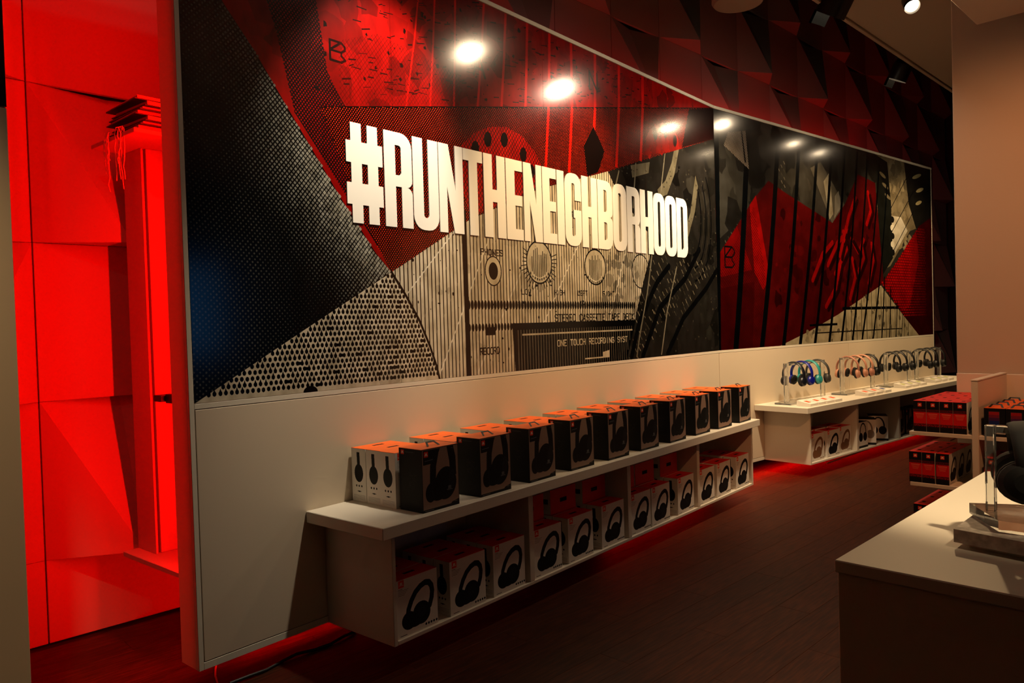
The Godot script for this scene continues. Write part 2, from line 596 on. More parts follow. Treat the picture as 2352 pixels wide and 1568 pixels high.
# =====================================================================  folded facet wall behind the panels
func build_facets() -> void:
	var wall := struct("wall_facet")
	wall.transform = Transform3D(Basis(DB, Vector3.UP, NB), FW)
	slab("wall_core", Vector3(-3.6, 0.0, -0.35), Vector3(12.65, 5.38, -0.25), M.facet, wall)
	var g := 0.003
	var h := TILE
	var gy := 0.0008
	var a := Vector3(g, gy, 0); var b := Vector3(h - g, gy, 0); var c := Vector3(h - g, h - gy, 0); var d := Vector3(g, h - gy, 0)
	var bm := Vector3(h * 0.5, gy, 0.2); var tm := Vector3(h * 0.5, h - gy, -0.07)
	var core := Vector3(h * 0.5, h * 0.5, -0.6)
	var st := begin()
	for t in [[d, tm, bm], [tm, c, bm], [d, bm, a], [c, b, bm]]: face(st, t, core)
	face(st, [a, b, bm], Vector3(h * 0.5, h, 0.05))
	face(st, [a, d, d + Vector3(0, 0, -0.03), a + Vector3(0, 0, -0.03)], Vector3(h * 0.5, 0, 0))
	face(st, [b, c, c + Vector3(0, 0, -0.03), b + Vector3(0, 0, -0.03)], Vector3(h * 0.5, 0, 0))
	var folded := st.commit()
	st = begin()
	cham(st, Vector3(h * 0.5, h * 0.5, -0.012), Vector3(h - 2 * g, h - 2 * gy, 0.024), 0.001)
	var flat := st.commit()
	for k in range(0, 7):
		for j in range(-3, 19):
			var y := 0.365 + TILE * k
			part("facet_panel", folded if posmod(j - k, 2) == 0 else flat, M.facet, wall, Transform3D(Basis(), Vector3(-0.555 + TILE * j, y, 0)))
	for j in range(-3, 19):
		part("skirting_panel", cham_mesh(Vector3(TILE - 2 * g, 0.364, 0.024), 0.001), M.facet, wall, Transform3D(Basis(), Vector3(-0.555 + TILE * (j + 0.5), 0.1825, -0.012)))

# =====================================================================  floor
func build_floor() -> void:
	var f := struct("floor")
	slab("subfloor", Vector3(-3.2, -0.2, -3.0), Vector3(14.8, -0.0125, 7.2), M.planks[0], f, 0.001)
	var o := Node3D.new()
	o.name = "boards"
	o.transform = Transform3D(Basis(DB, Vector3.UP, NB), Vector3(0, 0, 0))
	f.add_child(o)
	var mesh := cham_mesh(Vector3(1.2992, 0.012, 0.1492), 0.0006)
	for r in 27:
		for c in 7:
			var off := fmod(r * 0.47, 1.3)
			part("plank", mesh, M.planks[rng.randi() % 4], o, Transform3D(Basis(), Vector3(0.2 + 1.3 * c + off, -0.0062, -1.0 + 0.15 * r)))

# =====================================================================  the two floating panels (structure)
func build_panels() -> void:
	# first panel: a core and, on its face, boards with narrow joints
	var p := struct("wall_first_panel")
	slab("core", Vector3(1.333, 0.104, -0.132), Vector3(5.80, 3.05, -0.018), M.panel, p, 0.002)
	slab("end_strip", Vector3(1.333, 0.104, -0.0175), Vector3(1.3515, 3.05, 0.0), M.trim, p, 0.001)
	slab("top_strip", Vector3(1.352, 3.026, -0.0175), Vector3(5.757, 3.05, 0.006), M.trim, p, 0.002)
	slab("ledge_strip", Vector3(1.352, 1.059, -0.0175), Vector3(5.757, 1.079, 0.0), M.trim, p, 0.001)
	slab("foot_strip", Vector3(1.352, 0.104, -0.0175), Vector3(5.757, 0.131, 0.0), M.trim, p, 0.001)
	slab("base_board", Vector3(1.355, 0.134, -0.0175), Vector3(5.754, 1.056, 0.0), M.panel, p, 0.001)
	var q := struct("wall_second_panel")
	q.transform = w2(0, 0, 0)
	slab("core", Vector3(-0.04, 0.104, -0.132), Vector3(4.42, 3.05, -0.018), M.panel, q, 0.002)
	slab("top_strip", Vector3(0.0, 3.026, -0.0175), Vector3(4.42, 3.05, 0.006), M.trim, q, 0.002)
	slab("end_strip", Vector3(4.4, 0.104, -0.0175), Vector3(4.42, 3.026, 0.0), M.trim, q, 0.001)
	slab("ledge_strip", Vector3(0.0, 1.059, -0.0175), Vector3(4.4, 1.079, 0.0), M.trim, q, 0.001)
	slab("foot_strip", Vector3(0.0, 0.104, -0.0175), Vector3(4.4, 0.131, 0.0), M.trim, q, 0.001)
	slab("base_board", Vector3(0.003, 0.134, -0.0175), Vector3(2.238, 1.056, 0.0), M.panel, q, 0.001)
	slab("base_board", Vector3(2.243, 0.134, -0.0175), Vector3(4.397, 1.056, 0.0), M.panel, q, 0.001)
	# a third panel beyond the gap: plain below, black print above
	var r := struct("wall_third_panel")
	slab("core", Vector3(-1.6, 0.104, -0.132), Vector3(0.80, 3.05, -0.018), M.panel, r, 0.002)
	slab("base_board", Vector3(-1.6, 0.104, -0.0175), Vector3(0.798, 2.036, 0.0), M.panel, r, 0.001)
	var cv := Canvas.new(2.4, 1.0, 400, Vector2.ZERO, Color(0.02, 0.022, 0.025))
	for i in 900:
		var x := rng.randf() * 2.4
		var y := rng.randf()
		cv.line(Vector2(x, y), Vector2(x + 0.002, y + 0.01 + rng.randf() * 0.05), 0.003, Color(0.25, 0.25, 0.22) * rng.randf_range(0.3, 1.0))
	var st := begin()
	print_sheet(st, Vector3(-1.6, 3.04, 0.0), 2.398, 1.0, 0.016, Rect2(0, 0, 1, 1))
	var m := sm(Color.WHITE, 0.25)
	m.albedo_texture = cv.tex()
	var pr := thing("speckled_mural", "black speckled print above the plain panel beside the gap", "mural")
	part("sheet", st.commit(), m, pr)

# a thin printed board: top-left corner p, face towards +z
func print_sheet(st: SurfaceTool, p: Vector3, wd: float, ht: float, th: float, uv: Rect2) -> void:
	var c := p + Vector3(wd * 0.5, -ht * 0.5, -th * 0.5)
	var q := [p, p + Vector3(wd, 0, 0), p + Vector3(wd, -ht, 0), p + Vector3(0, -ht, 0)]
	var u := [uv.position, Vector2(uv.end.x, uv.position.y), uv.end, Vector2(uv.position.x, uv.end.y)]
	face(st, q, c, u)
	for i in 4:
		var j := (i + 1) % 4
		var b := Vector3(0, 0, -th)
		face(st, [q[i], q[j], q[j] + b, q[i] + b], c, [u[i], u[j], u[j], u[i]])

# =====================================================================  murals
const INK := Color(0.030, 0.034, 0.040)
const PAPER := Color(0.86, 0.82, 0.73)

func V(a: Array) -> PackedVector2Array:
	var p := PackedVector2Array()
	for i in range(0, a.size(), 2): p.append(Vector2(a[i], a[i + 1]))
	return p

func build_murals() -> void:
	var g := sm(Color.WHITE, 0.2)
	var grime := noise_tex(0.02, Color(0.76, 0.74, 0.70), Color(1, 1, 1), 512, 31, 6)
	var a := thing("printed_mural", "big red, black and cream collage print behind the white lettering", "mural", at(Vector3(1.3525, 0, 0)))
	var cuts := [0.0, 0.998, 2.148, 3.297, 4.4035]
	var res := [950.0, 800.0, 600.0, 480.0]
	for i in 4:
		var w: float = cuts[i + 1] - cuts[i]
		var cv := Canvas.new(w, 1.945, res[i], Vector2(cuts[i], 0), INK)
		rng.seed = 99
		paint_first(cv)
		var st := begin()
		print_sheet(st, Vector3(cuts[i] + 0.0006, 3.025, 0.0), w - 0.0012, 1.945, 0.016, Rect2(0, 0, 1, 1))
		part("sheet", st.commit(), mural_mat(cv, grime), a)
	var b := thing("printed_mural", "dark collage print with red wedges and black bars above the headphone stands", "mural", w2(0, 0, 0))
	cuts = [0.0, 2.241, 4.399]
	for i in 2:
		var w: float = cuts[i + 1] - cuts[i]
		var cv := Canvas.new(w, 1.945, 420, Vector2(cuts[i], 0), Color(0.16, 0.155, 0.145))
		rng.seed = 77
		paint_second(cv)
		var st := begin()
		print_sheet(st, Vector3(cuts[i] + 0.0006, 3.025, 0.0), w - 0.0012, 1.945, 0.016, Rect2(0, 0, 1, 1))
		part("sheet", st.commit(), mural_mat(cv, grime), b)

func mural_mat(cv: Canvas, grime: Texture2D) -> StandardMaterial3D:
	var m := sm(Color.WHITE, 0.15, 0.0, 1.0)
	m.albedo_texture = cv.tex()
	m.detail_enabled = true
	m.detail_albedo = grime
	m.detail_blend_mode = BaseMaterial3D.BLEND_MODE_MUL
	return m

func blotch(cv: Canvas, c: Vector2, r: float, col: Color, region := PackedVector2Array()) -> void:
	var p := PackedVector2Array()
	for i in 9: p.append(c + Vector2.from_angle(TAU * i / 9.0) * r * rng.randf_range(0.5, 1.2))
	if region.size(): cv.clipped(p, region, col)
	else: cv.poly(p, col)

func paint_first(cv: Canvas) -> void:
	var A := V([0, 0.245, 0.167, 0.443, 0.296, 0.596, 0.424, 0.771, 0.688, 1.126, 0.87, 1.35, 0.961, 1.434, 0.489, 1.683, 0.172, 1.853, 0, 1.945])
	var edge := [Vector2(0, 0.245), Vector2(0.424, 0.771), Vector2(0.688, 1.126), Vector2(0.961, 1.434)]
	var low := [0.961, 1.434, 1.491, 1.149, 2.1, 0.914, 2.496, 0.808, 2.818, 0.719, 3.417, 0.536, 4.412, 0.239]
	var B := V([0, 0, 4.412, 0, 4.412, 0.239, 3.417, 0.536, 2.818, 0.719, 2.496, 0.808, 2.1, 0.914, 1.491, 1.149, 0.961, 1.434, 0.87, 1.35, 0.688, 1.126, 0.424, 0.771, 0.296, 0.596, 0.167, 0.443, 0, 0.245])
	var B2 := V([0.60, 0.752, 0.648, 0.74, 1.283, 0.612, 2.379, 0.395, 4.348, 0.005, 4.412, 0.0, 4.412, 0.239, 3.417, 0.536, 2.818, 0.719, 2.496, 0.808, 2.1, 0.914, 1.491, 1.149, 0.961, 1.434, 0.80, 1.20])
	var C := V([0.961, 1.434, 1.491, 1.149, 2.1, 0.914, 2.496, 0.808, 2.818, 0.719, 2.93, 0.85, 3.35, 1.1, 3.32, 1.255, 3.241, 1.4, 3.124, 1.639, 2.99, 1.945, 1.245, 1.945, 1.227, 1.88, 1.187, 1.783, 1.122, 1.656, 1.044, 1.543])
	var Dd := V([0.961, 1.434, 1.044, 1.543, 1.122, 1.656, 1.187, 1.783, 1.227, 1.88, 1.245, 1.945, 0, 1.945, 0.172, 1.853, 0.489, 1.683])
	# ---- E: dark machinery on the right
	cv.poly(V([2.7, 0.6, 4.42, 0.1, 4.42, 1.95, 2.9, 1.95, 3.1, 1.3]), Color(0.13, 0.125, 0.115))
	for i in 60:
		blotch(cv, Vector2(rng.randf_range(2.9, 4.4), rng.randf_range(0.3, 1.9)), rng.randf_range(0.03, 0.14), Color(0.13, 0.125, 0.115) * rng.randf_range(0.35, 1.5))
	for q in [[3.74, 0.40, 3.80, 0.42, 3.72, 0.62, 3.60, 0.78, 3.48, 0.82, 3.46, 0.76, 3.58, 0.68, 3.68, 0.54], [4.06, 0.58, 4.10, 0.66, 4.04, 0.86, 3.92, 1.06, 3.84, 1.10, 3.86, 1.02, 3.96, 0.88], [3.10, 0.64, 3.36, 0.58, 3.34, 0.66, 3.12, 0.72]]:
		cv.poly(V(q), Color(0.42, 0.40, 0.34))
	for i in 5:   # tyre-like arcs
		var arc := PackedVector2Array()
		for k in 12: arc.append(Vector2(3.98, 0.9) + Vector2.from_angle(-0.7 + 0.2 * k) * Vector2(0.16 + 0.045 * i, 0.30 + 0.05 * i))
		cv.path(arc, 0.016, [INK, Color(0.17, 0.16, 0.14)][i % 2])
	for i in 520:   # grain
		var c := Vector2(rng.randf_range(2.95, 4.4), rng.randf_range(0.25, 1.93))
		cv.dot(c, rng.randf_range(0.002, 0.012), rng.randf_range(0.002, 0.009), Color(0.30, 0.28, 0.24) * rng.randf_range(0.2, 1.0))
	for i in 30:   # tread dashes
		for k in 11:
			var p := Vector2(3.02 + 0.050 * i + 0.025 * (k % 2), 1.93 - 0.060 * k - 0.024 * i + 0.05 * sin(i * 0.5))
			if p.x > 3.30 - (p.y - 1.25) * 0.47 and p.y > 1.22 and p.y < 1.93 and p.x < 4.38 and rng.randf() < 0.72:
				cv.line(p, p + Vector2(0.026, 0.030), 0.008, Color(0.55, 0.52, 0.44) * rng.randf_range(0.4, 1.05))
	for q in [[3.20, 1.93, 3.45, 1.60, 3.85, 1.38, 4.10, 1.15], [3.05, 1.93, 3.16, 1.70, 3.42, 1.42, 3.60, 1.30], [3.55, 1.93, 3.80, 1.68, 4.20, 1.45, 4.40, 1.30]]:
		cv.path(V(q), 0.045, INK)
	for q in [[3.38, 1.15, 3.28, 1.50, 3.16, 1.80, 3.12, 1.93], [3.72, 1.30, 3.56, 1.62, 3.46, 1.93], [3.60, 0.42, 3.50, 0.80], [2.95, 0.70, 2.88, 0.86], [3.17, 0.62, 3.12, 0.92]]:
		cv.path(V(q), 0.014, Color(0.50, 0.48, 0.42))
	# ---- B: red field
	cv.poly(B, Color(0.60, 0.035, 0.022))
	for i in 160:
		blotch(cv, Vector2(rng.randf_range(0.3, 4.3), rng.randf_range(0.0, 0.74)), rng.randf_range(0.03, 0.13), Color(0.60, 0.035, 0.022) * rng.randf_range(0.72, 1.0), B)
	for i in 130:
		var c := Vector2(rng.randf_range(0.3, 4.3), rng.randf_range(0.05, 0.75))
		if c.y < 0.72 - 0.195 * (c.x - 0.7):
			blotch(cv, c, rng.randf_range(0.003, 0.014), Color(0.09, 0.02, 0.015))
	for i in 420:   # dry brush
		var c := Vector2(rng.randf_range(0.7, 3.4), rng.randf_range(0.02, 0.66))
		if c.y < 0.70 - 0.195 * (c.x - 0.7):
			cv.line(c, c + Vector2(rng.randf_range(0.01, 0.06), -rng.randf_range(0.0, 0.014)), rng.randf_range(0.002, 0.007), Color(0.15, 0.02, 0.015))
	# upper stripes
	var tops := [1.20, 1.30, 1.44, 1.656, 1.832, 2.02, 2.224, 2.441, 2.701, 2.984, 3.29]
	var bots := [1.082, 1.238, 1.405, 1.583, 1.775, 1.982, 2.197, 2.434, 2.686, 2.971, 3.283]
	for i in 11:
		var wd := 0.010 + 0.0022 * i
		var vb: float = 0.74 - 0.198 * (bots[i] - 0.648)
		cv.path(PackedVector2Array([Vector2(tops[i], 0.0), Vector2(lerpf(tops[i], bots[i], 0.44), vb * 0.5), Vector2(bots[i], vb)]), wd, Color(0.86, 0.06, 0.03))
	cv.text("B", Vector2(0.648, 0.455), 0.11, 0.085, 0.010, Color(0.10, 0.015, 0.01))
	for t in [["A", 1.55, 0.28], ["Z", 1.80, 0.24], ["N", 2.62, 0.12]]:
		cv.text(t[0], Vector2(t[1], t[2]), 0.12, 0.11, 0.014, Color(0.16, 0.015, 0.01))
	# hatched mesh along the left of the red field
	var mesh := V([0.26, 0.10, 0.40, 0.50, 0.47, 0.80, 0.96, 1.42, 1.05, 1.37, 0.83, 0.98, 0.74, 0.745, 0.64, 0.60, 0.56, 0.10])
	var mcl := Geometry2D.intersect_polygons(mesh, B)
	for i in 150:
		var c := -1.4 + i * 0.019
		for reg in mcl:
			cv.lines_in(Vector2(0, c), Vector2(2.0, c + 2.4), 0.0052, INK, reg)
			cv.lines_in(Vector2(0, c + 1.6), Vector2(2.0, c + 1.6 - 2.4), 0.0052, INK, reg)
	var thin := V([0.70, 0.45, 0.92, 0.36, 1.45, 0.42, 1.45, 0.57, 0.70, 0.725])
	for i in 90:
		var c := -1.6 + i * 0.026
		cv.lines_in(Vector2(0, c), Vector2(2.0, c + 2.4), 0.0016, Color(0.35, 0.02, 0.01), thin)
		cv.lines_in(Vector2(0, c + 1.9), Vector2(2.0, c + 1.9 - 2.4), 0.0016, Color(0.35, 0.02, 0.01), thin)
	# ---- lower red field: black with red halftone
	cv.poly(B2, Color(0.065, 0.014, 0.014))
	var ru := 0.0
	var iy := 0
	var pitch := 0.0142
	var v := 0.0
	while v < 1.44:
		ru = 0.6 + (pitch * 0.5 if iy % 2 else 0.0)
		while ru < 4.412:
			var p := Vector2(ru, v)
			ru += pitch
			if cv.far(p, 0.01): continue
			if p.y < 0.744 - 0.198 * (p.x - 0.648) or not Geometry2D.is_point_in_polygon(p, B2): continue
			cv.dot(p, 0.0031, 0.0033, Color(0.84, 0.15, 0.05))
		v += pitch * 0.62
		iy += 1
	for k in range(6, 11):
		var vb: float = 0.74 - 0.198 * (bots[k] - 0.648)
		cv.lines_in(Vector2(bots[k], vb), Vector2(bots[k] - 0.05, vb + 0.4), 0.010 + 0.0022 * k, Color(0.82, 0.09, 0.03), B2)
	for q in [[3.34, 0.58, 3.46, 0.30], [3.52, 0.52, 3.60, 0.34]]:
		cv.lines_in(Vector2(q[0], q[1]), Vector2(q[2], q[3]), 0.030, Color(0.60, 0.06, 0.02), B2)
	cv.poly(V([2.55, 0.60, 2.66, 0.46, 2.78, 0.60, 2.70, 0.74, 2.58, 0.78]), Color(0.05, 0.012, 0.012))
	cv.poly(V([3.98, 0.09, 4.41, 0.0, 4.41, 0.239, 3.85, 0.40]), Color(0.12, 0.015, 0.015))
	# speaker domes
	var dome := V([1.40, 0.86, 1.46, 0.767, 1.544, 0.697, 1.664, 0.644, 1.807, 0.616, 1.936, 0.64, 2.049, 0.706, 2.107, 0.772, 2.16, 0.88, 1.75, 1.04, 1.50, 1.13])
	cv.poly(dome, Color(0.72, 0.055, 0.025))
	cv.poly(V([1.78, 0.63, 1.86, 0.63, 1.80, 1.02, 1.68, 1.06]), Color(0.80, 0.09, 0.03))
	for i in 90:
		var c := -1.6 + i * 0.03
		cv.lines_in(Vector2(1.0, c), Vector2(2.4, c + 1.7), 0.0032, Color(0.14, 0.015, 0.01), dome)
		cv.lines_in(Vector2(1.0, c + 1.9), Vector2(2.4, c + 1.9 - 1.7), 0.0032, Color(0.14, 0.015, 0.01), dome)
	for e in [[1.555, 0.775], [1.655, 0.71], [1.79, 0.69], [1.95, 0.745], [2.02, 0.83]]:
		cv.poly(cv.ell(Vector2(e[0], e[1]), 0.030, 0.042, 0.2, 10), Color(0.06, 0.015, 0.012))
	var dome2 := V([3.26, 0.55, 3.288, 0.466, 3.366, 0.347, 3.556, 0.266, 3.751, 0.294, 3.848, 0.41, 3.60, 0.48])
	cv.poly(dome2, Color(0.52, 0.06, 0.025))
	for e in [[3.45, 0.37], [3.60, 0.33], [3.74, 0.37]]:
		cv.poly(cv.ell(Vector2(e[0], e[1]), 0.03, 0.045, 0.2, 10), Color(0.10, 0.02, 0.015))
	# ---- A: dark woven mesh
	cv.poly(A, INK)
	v = 0.2
	iy = 0
	pitch = 0.0215
	while v < 1.95:
		ru = pitch * 0.5 if iy % 2 else 0.0
		while ru < 0.98:
			var p := Vector2(ru, v)
			ru += pitch
			p += Vector2(sin(p.y * 5.0) * 0.010 + 0.12 * (p.y - 1.0) * p.x, sin(p.x * 6.0) * 0.012)
			if cv.far(p, 0.02) or not Geometry2D.is_point_in_polygon(p, A): continue
			var dist := 9.0
			for i in 3: dist = minf(dist, p.distance_to(Geometry2D.get_closest_point_to_segment(p, edge[i], edge[i + 1])))
			var e := clampf(1.0 - dist / 0.42, 0.0, 1.0) * clampf(0.35 + (p.y - 0.45) * 0.9, 0.25, 1.0)
			e = maxf(e, 0.10 + 0.14 * sin(p.x * 9.0 + p.y * 4.0) * sin(p.y * 5.0))
			e = maxf(e, clampf(0.45 - p.x * 0.8, 0.0, 0.24) * (0.4 + 0.6 * clampf(p.y - 0.6, 0.0, 1.0)))
			e *= rng.randf_range(0.8, 1.15)
			var L := 0.16 + 0.52 * clampf(e, 0.0, 1.0)
			cv.dot(p, 0.0034 + 0.0058 * clampf(e, 0, 1), 0.0036 + 0.0064 * clampf(e, 0, 1), Color(L, L, L * 0.94), true)
		v += pitch * 0.52
		iy += 1
	# ---- D: drops on cream
	cv.poly(Dd, PAPER)
	for i in 26:
		blotch(cv, Vector2(rng.randf_range(0.2, 1.2), rng.randf_range(1.6, 1.93)), rng.randf_range(0.02, 0.06), PAPER * rng.randf_range(0.86, 0.97), Dd)
	v = 1.43
	iy = 0
	while v < 1.94:
		ru = 0.0 + (0.0113 if iy % 2 else 0.0)
		while ru < 1.25:
			var p := Vector2(ru + rng.randf_range(-0.0012, 0.0012), v + rng.randf_range(-0.001, 0.001))
			ru += 0.0226
			var fat := rng.randf()
			if cv.far(p, 0.03) or not Geometry2D.is_point_in_polygon(p, Dd): continue
			cv.dot(p, 0.0078, 0.0093, INK)
			if fat < 0.55:
				cv.poly(PackedVector2Array([p + Vector2(-0.005, -0.005), p + Vector2(0, -0.019), p + Vector2(0.005, -0.005)]), INK)
			elif fat > 0.95:
				cv.poly(PackedVector2Array([p + Vector2(0, -0.007), p + Vector2(0.0236, -0.005), p + Vector2(0.0236, 0.006), p + Vector2(0, 0.008)]), INK)
		v += 0.0232
		iy += 1
	cv.dot(Vector2(0.50, 1.945), 0.035, 0.025, INK)
	# ---- C: the tape deck
	cv.poly(C, PAPER)
	for i in 40:
		blotch(cv, Vector2(rng.randf_range(1.1, 2.9), rng.randf_range(1.2, 1.9)), rng.randf_range(0.02, 0.09), PAPER * rng.randf_range(0.88, 0.98), C)
	for i in 46:
		blotch(cv, Vector2(rng.randf_range(2.72, 3.2), rng.randf_range(1.22, 1.66)), rng.randf_range(0.01, 0.05), PAPER * rng.randf_range(0.62, 0.9), C)
	for q in [[1.38, 1.215, 0.98, 1.60], [1.66, 1.20, 1.25, 1.92], [2.03, 1.22, 1.52, 1.94], [2.47, 1.2, 1.90, 1.94], [2.72, 1.2, 2.28, 1.94], [3.02, 1.2, 2.66, 1.94]]:
		cv.lines_in(Vector2(q[0], q[1]), Vector2(q[2], q[3]), 0.008 + 0.004 * (q[0] - 1.3), Color(0.93, 0.91, 0.85), C)
	for i in 92:
		var x := 0.985 + i * 0.0255
		cv.lines_in(Vector2(x, 0.7), Vector2(x - 0.004, 1.95), 0.0062, INK, C)
	for q in [[1.38, 1.215, 0.98, 1.60], [1.66, 1.20, 1.25, 1.92], [2.47, 1.2, 2.10, 1.68], [3.02, 1.2, 2.66, 1.94]]:
		cv.lines_in(Vector2(q[0], q[1]), Vector2(q[2], q[3]), 0.006, Color(0.90, 0.88, 0.82), C)
	cv.path(V([0.961, 1.434, 1.044, 1.543, 1.122, 1.656, 1.187, 1.783, 1.227, 1.88, 1.245, 1.945]), 0.013, INK)
	for i in 60:
		var c := Vector2(rng.randf_range(1.05, 3.0), rng.randf_range(1.2, 1.9))
		if Geometry2D.is_point_in_polygon(c, C): cv.dot(c, rng.randf_range(0.003, 0.010), rng.randf_range(0.003, 0.010), INK)
	cv.poly(V([1.432, 1.10, 1.468, 1.10, 1.474, 1.95, 1.440, 1.95]), INK)
	for i in 66:
		var x := 1.47 + i * 0.0255
		if x < 3.12: cv.dot(Vector2(x, 1.583), 0.0115, 0.024, INK)
		if x < 1.83: cv.dot(Vector2(x, 1.700), 0.0105, 0.020, INK)
	cv.poly(V([1.590, 1.700, 1.675, 1.700, 1.672, 1.742, 1.595, 1.742]), INK)
	cv.poly(V([1.81, 1.682, 3.115, 1.682, 2.99, 1.945, 1.83, 1.945]), INK)
	for i in 50:
		var x := 1.86 + i * 0.0255
		if x < 3.08 - 0.0: cv.lines_in(Vector2(x, 1.72), Vector2(x, 1.945), 0.0050, Color(0.50, 0.47, 0.40), V([1.85, 1.70, 3.08, 1.70, 2.98, 1.945, 1.85, 1.945]))
	cv.line(Vector2(1.896, 1.747), Vector2(3.07, 1.747), 0.010, PAPER * 0.9)
	cv.text("ONE TOUCH RECORDING SYST", Vector2(2.217, 1.790), 0.79, 0.034, 0.006, PAPER)
	cv.line(Vector2(2.50, 1.913), Vector2(2.78, 1.913), 0.008, PAPER)
	cv.poly(V([2.70, 1.88, 2.78, 1.87, 2.78, 1.908, 2.70, 1.908]), PAPER)
	cv.text("STEREO CASSETTE TAPE DECK", Vector2(2.199, 1.638), 0.90, 0.042, 0.007, INK)
	cv.text("PHONES", Vector2(1.573, 1.29), 0.18, 0.030, 0.006, INK)
	cv.text("RECORD", Vector2(1.544, 1.808), 0.16, 0.034, 0.006, INK)
	cv.text("LOW", Vector2(1.90, 1.495), 0.09, 0.028, 0.005, INK)
	cv.text("HIGH", Vector2(2.20, 1.495), 0.11, 0.028, 0.005, INK)
	cv.text("LEFT", Vector2(2.44, 1.495), 0.11, 0.028, 0.005, INK)
	cv.text("RIGHT", Vector2(2.72, 1.495), 0.14, 0.028, 0.005, INK)
	cv.text("INPUT", Vector2(2.28, 1.02), 0.14, 0.028, 0.005, INK)
	# jack and knobs
	cv.poly(cv.ell(Vector2(1.668, 1.403), 0.068, 0.080), INK)
	cv.poly(cv.ell(Vector2(1.668, 1.403), 0.061, 0.074), PAPER)
	cv.poly(cv.ell(Vector2(1.668, 1.403), 0.037, 0.046), INK)
	for e in [[2.068, 1.339, 0.120, 0.125], [2.641, 1.343, 0.122, 0.115], [3.20, 1.35, 0.115, 0.115]]:
		var c := Vector2(e[0], e[1])
		if e[0] < 3.0:
			for k in 26:
				if e[0] < 2.3:
					var d := Vector2.from_angle(0.15 * PI - PI * 1.3 * k / 26.0 + PI) * Vector2(1, 1)
					cv.line(c + d * 0.120, c + d * rng.randf_range(0.150, 0.175), 0.005, INK)
			cv.poly(cv.ell(c, e[2], e[3]), INK)
			cv.poly(cv.ell(c, e[2] - 0.009, e[3] - 0.009), Color(0.80, 0.77, 0.69))
			for k in 9:
				var x := -0.066 + 0.0165 * k
				var hh := 0.085 * sqrt(1.0 - pow(x / 0.085, 2))
				cv.line(c + Vector2(x, -hh * rng.randf_range(0.5, 1.0)), c + Vector2(x, hh), 0.006, INK)
				cv.dot(c + Vector2(x * 1.25, hh * 1.05 + 0.008), 0.005, 0.008, INK)
			cv.path(V([c.x - 0.09, c.y + 0.02, c.x - 0.06, c.y + 0.075, c.x, c.y + 0.092, c.x + 0.06, c.y + 0.075, c.x + 0.09, c.y + 0.02]), 0.005, Color(0.88, 0.86, 0.80))
		else:
			var ring := cv.ell(c, e[2], e[3])
			for p in Geometry2D.intersect_polyline_with_polygon(ring, C): cv.path(p, 0.007, INK)
	for i in 240:   # splatter over everything
		var c := Vector2(rng.randf_range(0.3, 4.35), rng.randf_range(0.1, 1.9))
		cv.dot(c, 0.0025, 0.0025, INK)

